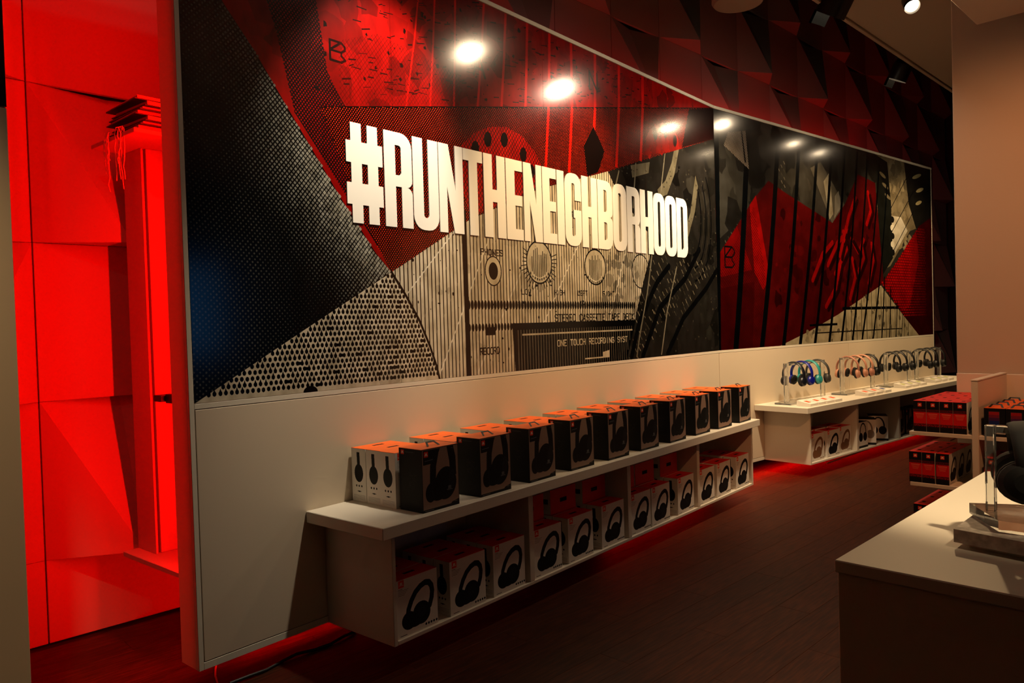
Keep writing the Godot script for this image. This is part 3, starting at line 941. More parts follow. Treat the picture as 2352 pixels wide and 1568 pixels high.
func paint_second(cv: Canvas) -> void:
	for i in 160:
		blotch(cv, Vector2(rng.randf_range(0, 3.0), rng.randf_range(0, 1.9)), rng.randf_range(0.04, 0.2), Color(0.16, 0.155, 0.145) * rng.randf_range(0.45, 1.35))
	for i in 22:
		for k in 4:
			var p := Vector2(0.12 + 0.045 * i, 1.05 + 0.07 * k - 0.036 * i)
			cv.line(p, p + Vector2(0.022, 0.026), 0.010, Color(0.40, 0.38, 0.33) * rng.randf_range(0.4, 1.0))
	# boots and sky at the far end
	cv.poly(V([2.95, 0.0, 4.40, 0.0, 4.40, 0.62, 3.78, 0.76, 3.25, 1.17, 2.95, 1.25]), Color(0.42, 0.39, 0.31))
	for i in 40:
		blotch(cv, Vector2(rng.randf_range(3.25, 3.8), rng.randf_range(0.05, 1.0)), rng.randf_range(0.03, 0.1), Color(0.45, 0.42, 0.34) * rng.randf_range(0.75, 1.3))
	cv.poly(V([3.26, 0.62, 3.55, 0.62, 3.72, 0.76, 3.25, 1.12]), Color(0.66, 0.65, 0.60))
	cv.poly(V([2.92, 0.0, 3.22, 0.05, 3.30, 0.50, 3.32, 1.08, 3.02, 1.30]), Color(0.07, 0.075, 0.07))
	for i in 5: cv.poly(cv.ell(Vector2(3.10 + 0.03 * i, 0.20 + 0.055 * i), 0.08, 0.02, 0.3), [Color(0.36, 0.33, 0.26), Color(0.05, 0.05, 0.05)][i % 2])
	for i in 5: cv.dot(Vector2(3.32, 0.66 + 0.09 * i), 0.05, 0.035, [Color(0.07, 0.07, 0.07), Color(0.74, 0.73, 0.68)][i % 2])
	cv.poly(V([3.66, 0.0, 4.40, 0.0, 4.40, 0.66, 3.95, 0.72, 3.76, 0.45]), Color(0.08, 0.082, 0.078))
	for i in 6: cv.poly(cv.ell(Vector2(4.0 + 0.04 * (i % 3), 0.12 + 0.075 * i), 0.13 - 0.01 * i, 0.022, -0.25), [Color(0.58, 0.55, 0.42), Color(0.07, 0.07, 0.06)][i % 2])
	for q in [[3.28, 0.55, 3.85, 0.05], [3.30, 0.80, 3.9, 0.30], [3.34, 1.0, 3.9, 0.52]]: cv.line(Vector2(q[0], q[1]), Vector2(q[2], q[3]), 0.010, INK)
	# grey peak above the red
	cv.poly(V([1.55, 0.30, 1.75, 0.22, 2.22, 0.589, 1.959, 0.80]), Color(0.30, 0.29, 0.26))
	cv.poly(V([1.80, 0.40, 1.92, 0.30, 1.98, 0.70, 1.90, 0.76]), Color(0.52, 0.50, 0.44))
	cv.poly(V([2.02, 0.52, 2.10, 0.46, 2.15, 0.62, 2.0, 0.74]), Color(0.46, 0.45, 0.42))
	# red wedge
	var R1 := V([-0.05, 1.24, 0.0, 1.20, 0.558, 0.68, 0.808, 0.495, 1.06, 0.567, 1.959, 0.788, 2.22, 0.589, 2.518, 0.254, 2.917, 0.303, 3.081, 1.357, 1.991, 1.714, 1.002, 1.952, 0.023, 1.952, -0.05, 1.648])
	cv.poly(R1, Color(0.27, 0.02, 0.02))
	cv.poly(V([0.50, 0.73, 0.60, 0.64, 0.80, 1.35, 0.68, 1.45, 0.55, 1.30]), Color(0.50, 0.025, 0.02))
	cv.poly(V([-0.05, 1.24, 0.30, 0.92, 0.52, 1.28, 0.0, 1.36]), Color(0.40, 0.02, 0.02))
	cv.poly(V([0.0, 1.45, 0.55, 1.38, 0.50, 1.94, 0.02, 1.94]), Color(0.22, 0.015, 0.015))
	cv.text("B", Vector2(0.10, 1.10), 0.19, 0.17, 0.014, INK)
	for i in 150:   # fine weave
		var c := -2.0 + i * 0.028
		cv.lines_in(Vector2(0, c), Vector2(0.8, c + 0.7), 0.004, Color(0.16, 0.012, 0.012), V([0.0, 1.36, 0.56, 0.74, 0.72, 1.3, 0.62, 1.94, 0.02, 1.94]))
	for i in 90:
		blotch(cv, Vector2(rng.randf_range(0.9, 2.9), rng.randf_range(0.75, 1.6)), rng.randf_range(0.02, 0.09), Color(0.27, 0.02, 0.02) * rng.randf_range(0.55, 1.3), R1)
	for q in [[1.55, 1.35, 1.75, 1.10, 1.95, 0.98], [1.85, 1.20, 2.05, 0.98, 2.30, 0.84], [2.00, 1.28, 2.25, 1.02, 2.18, 0.86], [2.35, 0.92, 2.50, 1.05, 2.62, 0.92], [2.45, 1.30, 2.62, 1.10, 2.58, 0.95], [2.72, 1.36, 2.84, 1.12, 2.80, 0.95], [1.80, 1.60, 2.00, 1.42, 2.10, 1.20], [2.30, 1.52, 2.42, 1.30, 2.36, 1.12], [2.70, 0.75, 2.80, 0.60, 2.74, 0.42], [2.1, 1.1, 2.3, 0.7, 2.45, 0.5]]:
		cv.path(V(q), 0.05, Color(0.55, 0.03, 0.02))
		cv.path(V([q[0] + 0.05, q[1] + 0.03, q[2] + 0.06, q[3] + 0.03, q[4] + 0.05, q[5] + 0.03]), 0.05, Color(0.12, 0.012, 0.012))
	# second red wedge, dotted
	var R2 := V([3.028, 1.358, 3.421, 1.113, 4.029, 0.692, 4.40, 0.56, 4.40, 1.952, 3.937, 1.952])
	cv.poly(R2, Color(0.20, 0.015, 0.015))
	cv.poly(V([3.028, 1.358, 3.42, 1.113, 3.95, 0.75, 4.02, 1.05, 3.75, 1.60, 3.55, 1.66]), Color(0.40, 0.02, 0.02))
	for i in 30:
		for k in 34:
			var p := Vector2(3.02 + 0.046 * i + 0.023 * (k % 2), 0.72 + 0.030 * k)
			if p.x < 4.2 and Geometry2D.is_point_in_polygon(p, R2): cv.dot(p, 0.015, 0.010, Color(0.68, 0.03, 0.02) * clampf(1.7 - (p.x - 3.0), 0.25, 1.0))
	# cream wedge with shelves
	var Bg := V([0.913, 1.952, 1.475, 1.828, 2.037, 1.681, 3.006, 1.382, 3.399, 1.617, 3.998, 1.952])
	cv.poly(Bg, Color(0.68, 0.64, 0.53))
	for i in 120:
		var c := Vector2(rng.randf_range(1.0, 3.8), rng.randf_range(1.5, 1.94))
		if Geometry2D.is_point_in_polygon(c, Bg): blotch(cv, c, rng.randf_range(0.008, 0.035), Color(0.62, 0.58, 0.48) * rng.randf_range(0.55, 1.1))
	cv.line(Vector2(2.13, 1.621), Vector2(3.44, 1.622), 0.030, INK)
	cv.line(Vector2(1.477, 1.775), Vector2(2.02, 1.775), 0.022, INK)
	cv.line(Vector2(1.60, 1.850), Vector2(3.52, 1.855), 0.012, Color(0.15, 0.14, 0.12))
	for i in 14:
		cv.lines_in(Vector2(2.2 + 0.115 * i, 1.4), Vector2(2.2 + 0.115 * i, 1.952), 0.012, Color(0.30, 0.28, 0.23), Bg)
	# black bars
	for q in [[0.02, 0.0, -0.02, 1.95, 0.10], [0.50, 0.0, 0.243, 1.95, 0.075], [0.98, 0.1, 0.643, 1.95, 0.07], [1.36, 0.0, 1.002, 1.95, 0.058], [1.70, 0.0, 1.294, 1.95, 0.052], [1.98, 0.0, 1.569, 1.95, 0.048], [2.25, 0.0, 1.849, 1.95, 0.044], [2.52, 0.0, 2.099, 1.95, 0.040], [2.75, 0.0, 2.331, 1.95, 0.036], [3.02, 0.1, 2.544, 1.95, 0.034], [3.20, 0.3, 2.794, 1.95, 0.030], [3.10, 1.3, 3.003, 1.95, 0.026], [3.25, 1.4, 3.196, 1.95, 0.022], [3.41, 1.55, 3.363, 1.95, 0.018], [3.55, 1.68, 3.50, 1.95, 0.014]]:
		var p := PackedVector2Array()
		for k in 9:
			var f := k / 8.0
			p.append(Vector2(lerpf(q[0], q[2], f * f * 0.35 + f * 0.65), lerpf(q[1], q[3], f)))
		cv.path(p, q[4], Color(0.012, 0.02, 0.03))
	# light hatched triangle at the top
	var T := V([0.135, 0.275, 0.20, 0.16, 0.461, 0.11, 0.502, 0.43])
	cv.poly(T, Color(0.52, 0.47, 0.42))
	for i in 60:
		var c := -0.6 + i * 0.02
		cv.lines_in(Vector2(0, c), Vector2(0.6, c + 0.5), 0.006, Color(0.15, 0.14, 0.13), T)
	cv.line(Vector2(0.40, 0.12), Vector2(0.45, 0.38), 0.02, INK)

# =====================================================================  white lettering
func glyph_strip(st: SurfaceTool, outer: Array, inner: Array, closed: bool, z0: float, z1: float) -> void:
	var n := outer.size()
	for i in (n if closed else n - 1):
		var j := (i + 1) % n
		prism(st, [outer[i], outer[j], inner[j], inner[i]], z0, z1)

# points round a box whose corners have the radii tl, tr, br, bl (each 5 points), from the top left clockwise
func round_box(x0: float, y0: float, x1: float, y1: float, tl: float, tr: float, br: float, bl: float) -> Array:
	var p := []
	var cs := [[Vector2(x0, y1), Vector2(1, -1), tl, PI], [Vector2(x1, y1), Vector2(-1, -1), tr, PI * 0.5], [Vector2(x1, y0), Vector2(-1, 1), br, 0.0], [Vector2(x0, y0), Vector2(1, 1), bl, -PI * 0.5]]
	for c in cs:
		var r: float = maxf(c[2], 0.0004)
		var o: Vector2 = c[0] + c[1] * r
		for k in 6:
			p.append(o + Vector2.from_angle(c[3] - PI * 0.5 * k / 5.0) * r)
	return p

func glyph(ch: String, w: float, h: float) -> ArrayMesh:
	var st := begin()
	var z0 := 0.0
	var z1 := 0.004
	var s := w * 0.395
	var bar := h * 0.135
	var ro := w * 0.40
	var ri := w * 0.085
	var rect := func(x0: float, y0: float, x1: float, y1: float) -> void:
		prism(st, [Vector2(x0, y0), Vector2(x1, y0), Vector2(x1, y1), Vector2(x0, y1)], z0, z1)
	match ch:
		"#":
			rect.call(w * 0.13, 0.0, w * 0.42, h)
			rect.call(w * 0.58, 0.0, w * 0.87, h)
			for y in [h * 0.185, h * 0.60]:
				rect.call(0.0, y, w * 0.13, y + h * 0.215)
				rect.call(w * 0.42, y, w * 0.58, y + h * 0.215)
				rect.call(w * 0.87, y, w, y + h * 0.215)
		"H":
			rect.call(0.0, 0.0, s, h)
			rect.call(w - s, 0.0, w, h)
			rect.call(s, h * 0.43, w - s, h * 0.58)
		"N":
			prism(st, [Vector2(0, 0), Vector2(w * 0.32, 0), Vector2(w * 0.32, h * 0.52), Vector2(w * 0.60, 0), Vector2(w, 0), Vector2(w, h), Vector2(w * 0.68, h), Vector2(w * 0.68, h * 0.48), Vector2(w * 0.40, h), Vector2(0, h)], z0, z1)
		"T":
			rect.call(0.0, h - bar, w, h)
			rect.call(w * 0.28, 0.0, w * 0.72, h - bar)
		"E":
			rect.call(0.0, 0.0, w * 0.52, h)
			rect.call(w * 0.52, h - bar, w, h)
			rect.call(w * 0.52, h * 0.43, w * 0.96, h * 0.56)
			rect.call(w * 0.52, 0.0, w, bar)
		"I":
			rect.call(0.0, 0.0, w, h)
		"U":
			var o := round_box(0, 0, w, h, 0, 0, ro, ro)
			var i := round_box(s, bar, w - s, h, 0, 0, ri, ri)
			glyph_strip(st, o.slice(11) + [o[0]], i.slice(11) + [i[0]], false, z0, z1)
		"O":
			glyph_strip(st, round_box(0, 0, w, h, ro, ro, ro, ro), round_box(s, bar, w - s, h - bar, ri, ri, ri, ri), true, z0, z1)
		"D":
			glyph_strip(st, round_box(0, 0, w, h, 0, ro, ro, 0), round_box(s, bar, w - s, h - bar, 0, ri, ri, 0), true, z0, z1)
		"R":
			glyph_strip(st, round_box(0, h * 0.43, w, h, 0, ro, ro * 0.5, 0), round_box(s, h * 0.55, w - s, h - bar, 0, ri, ri, 0), true, z0, z1)
			rect.call(0.0, 0.0, s, h * 0.43)
			var leg := round_box(w - s, 0.0, w, h * 0.43, 0, s * 0.5, 0, 0)
			prism(st, leg, z0, z1)
		"B":
			glyph_strip(st, round_box(0, h * 0.47, w, h, 0, ro, ro * 0.5, 0), round_box(s, h * 0.545, w - s, h - bar, 0, ri, ri, 0), true, z0, z1)
			glyph_strip(st, round_box(0, 0, w, h * 0.47, 0, ro * 0.5, ro, 0), round_box(s, bar, w - s, h * 0.395, 0, ri, ri, 0), true, z0, z1)
		"G":
			var o := round_box(0, 0, w, h, ro, ro, ro, ro)
			var i := round_box(s, bar, w - s, h - bar, ri, ri, ri, ri)
			glyph_strip(st, o.slice(0, 12), i.slice(0, 12), false, z0, z1)
			glyph_strip(st, o.slice(12) + [o[0]], i.slice(12) + [i[0]], false, z0, z1)
			prism(st, [o[11], Vector2(w, h * 0.63), Vector2(w - s, h * 0.63), i[11]], z0, z1)
			prism(st, [Vector2(w, h * 0.50), o[12], i[12], Vector2(w - s, h * 0.50)], z0, z1)
			rect.call(w * 0.52, h * 0.39, w - s, h * 0.50)
	return st.commit()

func build_lettering() -> void:
	var t := thing("hashtag_lettering", "large white block lettering with a hash sign across the printed panel", "lettering", at(Vector3(0, 1.80, 0.0005)))
	var word := "#RUNTHENEIGHBORHOOD"
	var xs := [2.071, 2.275, 2.285, 2.454, 2.460, 2.626, 2.632, 2.802, 2.807, 2.951, 2.960, 3.132, 3.140, 3.280, 3.290, 3.455, 3.462, 3.594, 3.602, 3.672, 3.679, 3.849, 3.856, 4.024, 4.032, 4.204, 4.210, 4.376, 4.383, 4.550, 4.557, 4.730, 4.736, 4.901, 4.907, 5.073, 5.080, 5.251]
	for i in word.length():
		var w: float = xs[i * 2 + 1] - xs[i * 2]
		part("letter", glyph(word[i], w, 0.438), M.letter, t, Transform3D(Basis(), Vector3(xs[i * 2], 0, 0)))

# =====================================================================  cartons
func logo(cv: Canvas, c: Vector2, s: float, fg := Color(0.95, 0.90, 0.84), bg := Color(0.90, 0.22, 0.06)) -> void:
	cv.poly(V([c.x - s, c.y - s, c.x + s, c.y - s, c.x + s, c.y + s, c.x - s, c.y + s]), bg)
	cv.text("JBL", Vector2(c.x - s * 0.72, c.y - s * 0.36), s * 1.6, s * 0.72, s * 0.16, fg)

# an atlas: front (w x h) at 0,0; side (d x h) right of it; top (w x d) below the front
func carton_meshes(w: float, h: float, d: float) -> Array:
	var tw := w + d
	var th := h + d
	var st := begin()
	var c := Vector3(0, h * 0.5, 0)
	var q := func(a: Vector3, b: Vector3, r: Rect2) -> void:      # a: top left, b: bottom right of an upright face
		var p := [a, Vector3(b.x, a.y, b.z), b, Vector3(a.x, b.y, a.z)]
		var u := [r.position, Vector2(r.end.x, r.position.y), r.end, Vector2(r.position.x, r.end.y)]
		for i in 4: u[i] = u[i] / Vector2(tw, th)
		face(st, p, c, u)
	var x := w * 0.5
	var z := d * 0.5
	var fr := Rect2(0.0008, 0.0008, w - 0.0016, h - 0.0016)
	var sr := Rect2(w + 0.0008, 0.0008, d - 0.0016, h - 0.0016)
	q.call(Vector3(-x, h, z), Vector3(x, 0, z), fr)
	q.call(Vector3(x, h, -z), Vector3(-x, 0, -z), fr)
	q.call(Vector3(-x, h, -z), Vector3(-x, 0, z), sr)
	q.call(Vector3(x, h, z), Vector3(x, 0, -z), sr)
	face(st, [Vector3(-x, 0, -z), Vector3(x, 0, -z), Vector3(x, 0, z), Vector3(-x, 0, z)], c, [Vector2(0.01, 0.01), Vector2(0.02, 0.01), Vector2(0.02, 0.02), Vector2(0.01, 0.02)])
	var body := st.commit()
	var lid := cham_mesh(Vector3(w, 0.0016, d), 0.0005, Vector3(0, h + 0.0008, 0))
	return [body, lid]

func carton(called: String, w: float, h: float, d: float, cv: Canvas, lid_mat: Material, slot := true, tab := false) -> Node3D:
	var o := Node3D.new()
	o.name = called
	var m := sm(Color.WHITE, 0.6, 0.0, 0.35)
	m.albedo_texture = cv.tex()
	var ms := carton_meshes(w, h, d)
	var b := part("carton", ms[0], m, o)
	part("lid", ms[1], lid_mat, o)
	if slot:
		part("handle_slot", cham_mesh(Vector3(w * 0.26, 0.0006, d * 0.17), 0.0002, Vector3(0, h + 0.0019, 0)), M.slot, o)
	if tab:
		var st := begin()
		var pr := [[-0.034, 0.0, -0.022, 0.026], [-0.022, 0.020, 0.022, 0.026], [0.022, 0.026, 0.034, 0.0]]
		for k in 2:
			var s := -1.0 if k == 0 else 1.0
			prism(st, [Vector2(s * 0.036, 0.0), Vector2(s * 0.026, 0.0), Vector2(s * 0.016, 0.022), Vector2(s * 0.024, 0.028)], -0.0008, 0.0008)
		prism(st, [Vector2(-0.024, 0.028), Vector2(-0.016, 0.021), Vector2(0.016, 0.021), Vector2(0.024, 0.028)], -0.0008, 0.0008)
		part("hang_tab", st.commit(), M.black, o, Transform3D(Basis(Vector3.RIGHT, -0.95), Vector3(0, h + 0.002, d * 0.22)))
	return o

# headphone picture in a face of size w x h whose top left corner is p
func pic(cv: Canvas, p: Vector2, w: float, h: float, ink: Color, shade: Color) -> void:
	var f := func(u: float, v: float) -> Vector2: return p + Vector2(u * w, v * h)
	var band := PackedVector2Array()
	for e in [[0.27, 0.66], [0.29, 0.55], [0.36, 0.42], [0.46, 0.30], [0.58, 0.225], [0.70, 0.19], [0.79, 0.21], [0.85, 0.28], [0.87, 0.38], [0.85, 0.50], [0.80, 0.62]]: band.append(f.call(e[0], e[1]))
	cv.path(band, w * 0.105, ink)
	cv.line(f.call(0.865, 0.40), f.call(0.84, 0.49), w * 0.05, shade)
	cv.poly(cv.ell(f.call(0.30, 0.745), w * 0.175, h * 0.155, 0.2), ink)
	cv.poly(cv.ell(f.call(0.60, 0.69), w * 0.215, h * 0.20, 0.35), ink)
	cv.poly(cv.ell(f.call(0.45, 0.78), w * 0.22, h * 0.115, 0.0), ink)
	cv.poly(cv.ell(f.call(0.60, 0.67), w * 0.11, h * 0.11, 0.35), shade)

func white_carton(w: float, h: float, d: float, ink: Color, lid: Color) -> Canvas:
	var cv := Canvas.new(w + d, h + d, 1500, Vector2.ZERO, Color(0.90, 0.88, 0.84))
	var shade := ink.lerp(Color(0.3, 0.33, 0.36), 0.16)
	logo(cv, Vector2(w * 0.13, h * 0.075), w * 0.065)
	for i in 5: cv.line(Vector2(w * 0.06, h * (0.165 + 0.026 * i)), Vector2(w * (0.16 if i == 0 else 0.33 - 0.03 * i), h * (0.165 + 0.026 * i)), 0.0022 if i == 0 else 0.0012, Color(0.35, 0.34, 0.33))
	pic(cv, Vector2(0, 0), w, h, ink, shade)
	for i in 5: cv.dot(Vector2(w * (0.70 + 0.065 * i), h * 0.925), w * 0.022, w * 0.022, ink)
	cv.line(Vector2(w * 0.08, h * 0.965), Vector2(w * 0.24, h * 0.965), 0.003, Color(0.3, 0.3, 0.3))
	cv.line(Vector2(w * 0.3, h * 0.975), Vector2(w * 0.95, h * 0.975), 0.001, Color(0.6, 0.6, 0.58))
	# side
	cv.poly(V([w + d * 0.38, h * 0.07, w + d * 0.58, h * 0.07, w + d * 0.60, h * 0.34, w + d * 0.40, h * 0.34]), ink)
	cv.poly(cv.ell(Vector2(w + d * 0.5, h * 0.46), d * 0.30, h * 0.17), ink)
	for i in 3: cv.dot(Vector2(w + d * (0.32 + 0.18 * i), h * 0.70), d * 0.045, d * 0.05, ink)
	cv.poly(V([w + d * 0.34, h * 0.80, w + d * 0.5, h * 0.788, w + d * 0.66, h * 0.80, w + d * 0.5, h * 0.815]), ink)
	for i in 5: cv.line(Vector2(w + d * 0.1, h * (0.875 + 0.02 * i)), Vector2(w + d * 0.9, h * (0.875 + 0.02 * i)), 0.001, Color(0.55, 0.54, 0.52))
	cv.line(Vector2(w, 0), Vector2(w, h), 0.0014, Color(0.66, 0.64, 0.60))
	return cv

func black_carton(w: float, h: float, d: float) -> Canvas:
	var cv := Canvas.new(w + d, h + d, 1500, Vector2.ZERO, Color(0.035, 0.037, 0.042))
	var f := func(u: float, v: float) -> Vector2: return Vector2(u * w, v * h)
	var grey := Color(0.58, 0.48, 0.42)
	var ink := Color(0.035, 0.037, 0.042)
	var soft := Color(0.10, 0.105, 0.11)
	cv.poly(V([0.003, 0.003, w - 0.003, 0.003, w - 0.003, h * 0.90, w * 0.80, h * 0.93, w * 0.76, h * 0.955, 0.003, h * 0.955]), grey)
	cv.poly(PackedVector2Array([f.call(0.04, 0.02), f.call(0.50, 0.02), f.call(0.40, 0.17), f.call(0.36, 0.24), f.call(0.04, 0.25)]), ink)
	cv.poly(PackedVector2Array([f.call(0.33, 0.02), f.call(0.48, 0.02), f.call(0.38, 0.30), f.call(0.36, 0.60), f.call(0.20, 0.60), f.call(0.22, 0.28)]), ink)
	cv.poly(PackedVector2Array([f.call(0.68, 0.015), f.call(0.86, 0.015), f.call(0.92, 0.20), f.call(0.93, 0.50), f.call(0.76, 0.48), f.call(0.74, 0.25)]), ink)
	cv.poly(cv.ell(f.call(0.23, 0.70), w * 0.145, h * 0.155, 0.15), ink)
	cv.poly(cv.ell(f.call(0.63, 0.60), w * 0.295, h * 0.265, 0.2), ink)
	cv.poly(cv.ell(f.call(0.42, 0.74), w * 0.22, h * 0.115), ink)
	cv.poly(cv.ell(f.call(0.80, 0.55), w * 0.09, h * 0.16, 0.15), soft)
	cv.path(PackedVector2Array([f.call(0.27, 0.55), f.call(0.27, 0.70), f.call(0.30, 0.82)]), w * 0.02, soft)
	cv.line(f.call(0.80, 0.05), f.call(0.86, 0.06), 0.003, Color(0.3, 0.3, 0.3))
	cv.text("JBL", f.call(0.66, 0.66), w * 0.16, h * 0.06, 0.003, Color(0.40, 0.40, 0.40))
	logo(cv, f.call(0.12, 0.085), w * 0.055)
	cv.line(f.call(0.08, 0.19), f.call(0.30, 0.18), 0.003, Color(0.35, 0.37, 0.40))
	cv.line(f.call(0.06, 0.975), f.call(0.30, 0.975), 0.003, Color(0.35, 0.34, 0.33))
	cv.line(f.call(0.86, 0.93), f.call(0.94, 0.93), 0.003, Color(0.35, 0.34, 0.33))
	# side
	logo(cv, Vector2(w + d * 0.16, h * 0.06), d * 0.07)
	cv.line(Vector2(w + d * 0.28, h * 0.055), Vector2(w + d * 0.66, h * 0.055), 0.003, Color(0.28, 0.28, 0.28))
	for i in 26:
		var a := Vector2(w + d * rng.randf_range(0.4, 0.7), h * rng.randf_range(0.38, 0.60))
		cv.line(a, a + Vector2(d * 0.10, h * rng.randf_range(-0.02, 0.06)), 0.0014, Color(0.16, 0.15, 0.14))
	for i in 4: cv.line(Vector2(w + d * 0.45, h * (0.80 + 0.03 * i)), Vector2(w + d * 0.8, h * (0.80 + 0.03 * i)), 0.0012, Color(0.12, 0.12, 0.12))
	return cv

func red_carton(w: float, h: float, d: float) -> Canvas:
	var cv := Canvas.new(w + d, h + d, 2000, Vector2.ZERO, Color(0.85, 0.82, 0.78))
	var ink := Color(0.05, 0.03, 0.03)
	cv.poly(V([0.0, 0.0, w, 0.0, w, h, 0.0, h]), ink)
	cv.poly(V([0.001, h * 0.36, w - 0.001, h * 0.36, w - 0.001, h * 0.82, 0.001, h * 0.82]), Color(0.80, 0.07, 0.04))
	for i in 60:      # the red breaks up into grain at its upper and lower edge
		for k in 9:
			var x := rng.randf() * w
			cv.dot(Vector2(x, h * (0.36 - 0.011 * k)), 0.0007, 0.0009, Color(0.45, 0.04, 0.03))
			cv.dot(Vector2(x, h * (0.74 + 0.013 * k)), 0.0009, 0.0012, Color(0.16, 0.03, 0.03))
	logo(cv, Vector2(w * 0.5, h * 0.125), w * 0.15)
	for i in 5: cv.line(Vector2(w * (0.16 + 0.03 * i), h * (0.415 + 0.035 * i)), Vector2(w * (0.84 - 0.03 * i), h * (0.415 + 0.035 * i)), 0.0022 if i == 0 else 0.001, Color(0.95, 0.62, 0.50))
	cv.line(Vector2(w - 0.0006, 0), Vector2(w - 0.0006, h), 0.0012, Color(0.72, 0.62, 0.56))
	pic(cv, Vector2(w, 0), d, h, Color(0.06, 0.06, 0.07), Color(0.14, 0.14, 0.15))
	cv.line(Vector2(w + d * 0.1, h * 0.95), Vector2(w + d * 0.6, h * 0.95), 0.002, Color(0.3, 0.3, 0.3))
	return cv

func window_carton(w: float, h: float, d: float) -> Canvas:
	var cv := Canvas.new(w + d, h + d, 2000, Vector2.ZERO, Color(0.04, 0.04, 0.05))
	var bands := [Color(0.62, 0.10, 0.12), Color(0.46, 0.10, 0.20), Color(0.28, 0.11, 0.30), Color(0.12, 0.16, 0.42), Color(0.05, 0.22, 0.50)]
	cv.poly(V([w * 0.22, h * 0.11, w * 0.74, h * 0.11, w * 0.74, h * 0.66, w * 0.22, h * 0.66]), Color(0.25, 0.22, 0.22))
	for i in 5: cv.poly(V([w * 0.24, h * (0.125 + 0.104 * i), w * 0.72, h * (0.125 + 0.104 * i), w * 0.72, h * (0.23 + 0.104 * i), w * 0.24, h * (0.23 + 0.104 * i)]), bands[i])
	logo(cv, Vector2(w * 0.55, h * 0.80), w * 0.05)
	cv.line(Vector2(w, 0), Vector2(w, h), 0.0012, Color(0.5, 0.42, 0.38))
	return cv

func base_carton(w: float, h: float, d: float, ink: Color) -> Canvas:
	var cv := Canvas.new(w + d, h + d, 1200, Vector2.ZERO, Color(0.86, 0.84, 0.80))
	for x0 in [0.0, w]:
		var ww := w if x0 == 0.0 else d
		cv.poly(V([x0, h * 0.915, x0 + ww, h * 0.915, x0 + ww, h, x0, h]), Color(0.05, 0.05, 0.055))
		var band := PackedVector2Array()
		for k in 11: band.append(Vector2(x0 + ww * 0.5, h * 0.42) + Vector2.from_angle(PI + PI * k / 10.0) * Vector2(ww * 0.30, h * 0.36))
		cv.path(band, ww * 0.075, ink)
		for s in [-1.0, 1.0]: cv.poly(cv.ell(Vector2(x0 + ww * (0.5 + 0.22 * s), h * 0.58), ww * 0.20, h * 0.17, 0.0), ink)
	cv.line(Vector2(w, 0), Vector2(w, h), 0.0014, Color(0.5, 0.48, 0.45))
	return cv

var PROTO := {}
func place(kind: String, xf: Transform3D, label: String, group: String, category := "box") -> Node3D:
	var c: Node3D = PROTO[kind].duplicate()
	c.name = numbered(PROTO[kind].name)
	c.transform = xf
	add_child(c)
	tag(c, label, category, group)
	return c

# =====================================================================  long shelf on the first panel
func shelf_unit(o: Node3D, x0: float, x1: float, c0: float, c1: float, divs: Array) -> void:
	slab("worktop", Vector3(x0, 0.546, 0.001), Vector3(x1, 0.594, 0.481), M.shelf, o, 0.0025)
	slab("rail", Vector3(c0 + 0.02, 0.532, 0.395), Vector3(c1 - 0.02, 0.5455, 0.414), M.shelf, o, 0.001)
	slab("side_panel", Vector3(c0, 0.104, 0.001), Vector3(c0 + 0.019, 0.5455, 0.422), M.shelf, o)
	slab("side_panel", Vector3(c1 - 0.024, 0.104, 0.001), Vector3(c1, 0.5455, 0.422), M.shelf, o)
	slab("floor_board", Vector3(c0 + 0.0195, 0.104, 0.001), Vector3(c1 - 0.0245, 0.121, 0.4215), M.shelf, o)
	slab("back_board", Vector3(c0 + 0.0195, 0.1215, 0.001), Vector3(c1 - 0.0245, 0.5455, 0.010), M.shelf, o, 0.001)
	for d in divs:
		slab("divider", Vector3(d - 0.018, 0.1215, 0.0105), Vector3(d + 0.018, 0.5315, 0.4215), M.shelf, o)

const NTH := ["first", "second", "third", "fourth", "fifth", "sixth", "seventh", "eighth", "ninth", "tenth"]

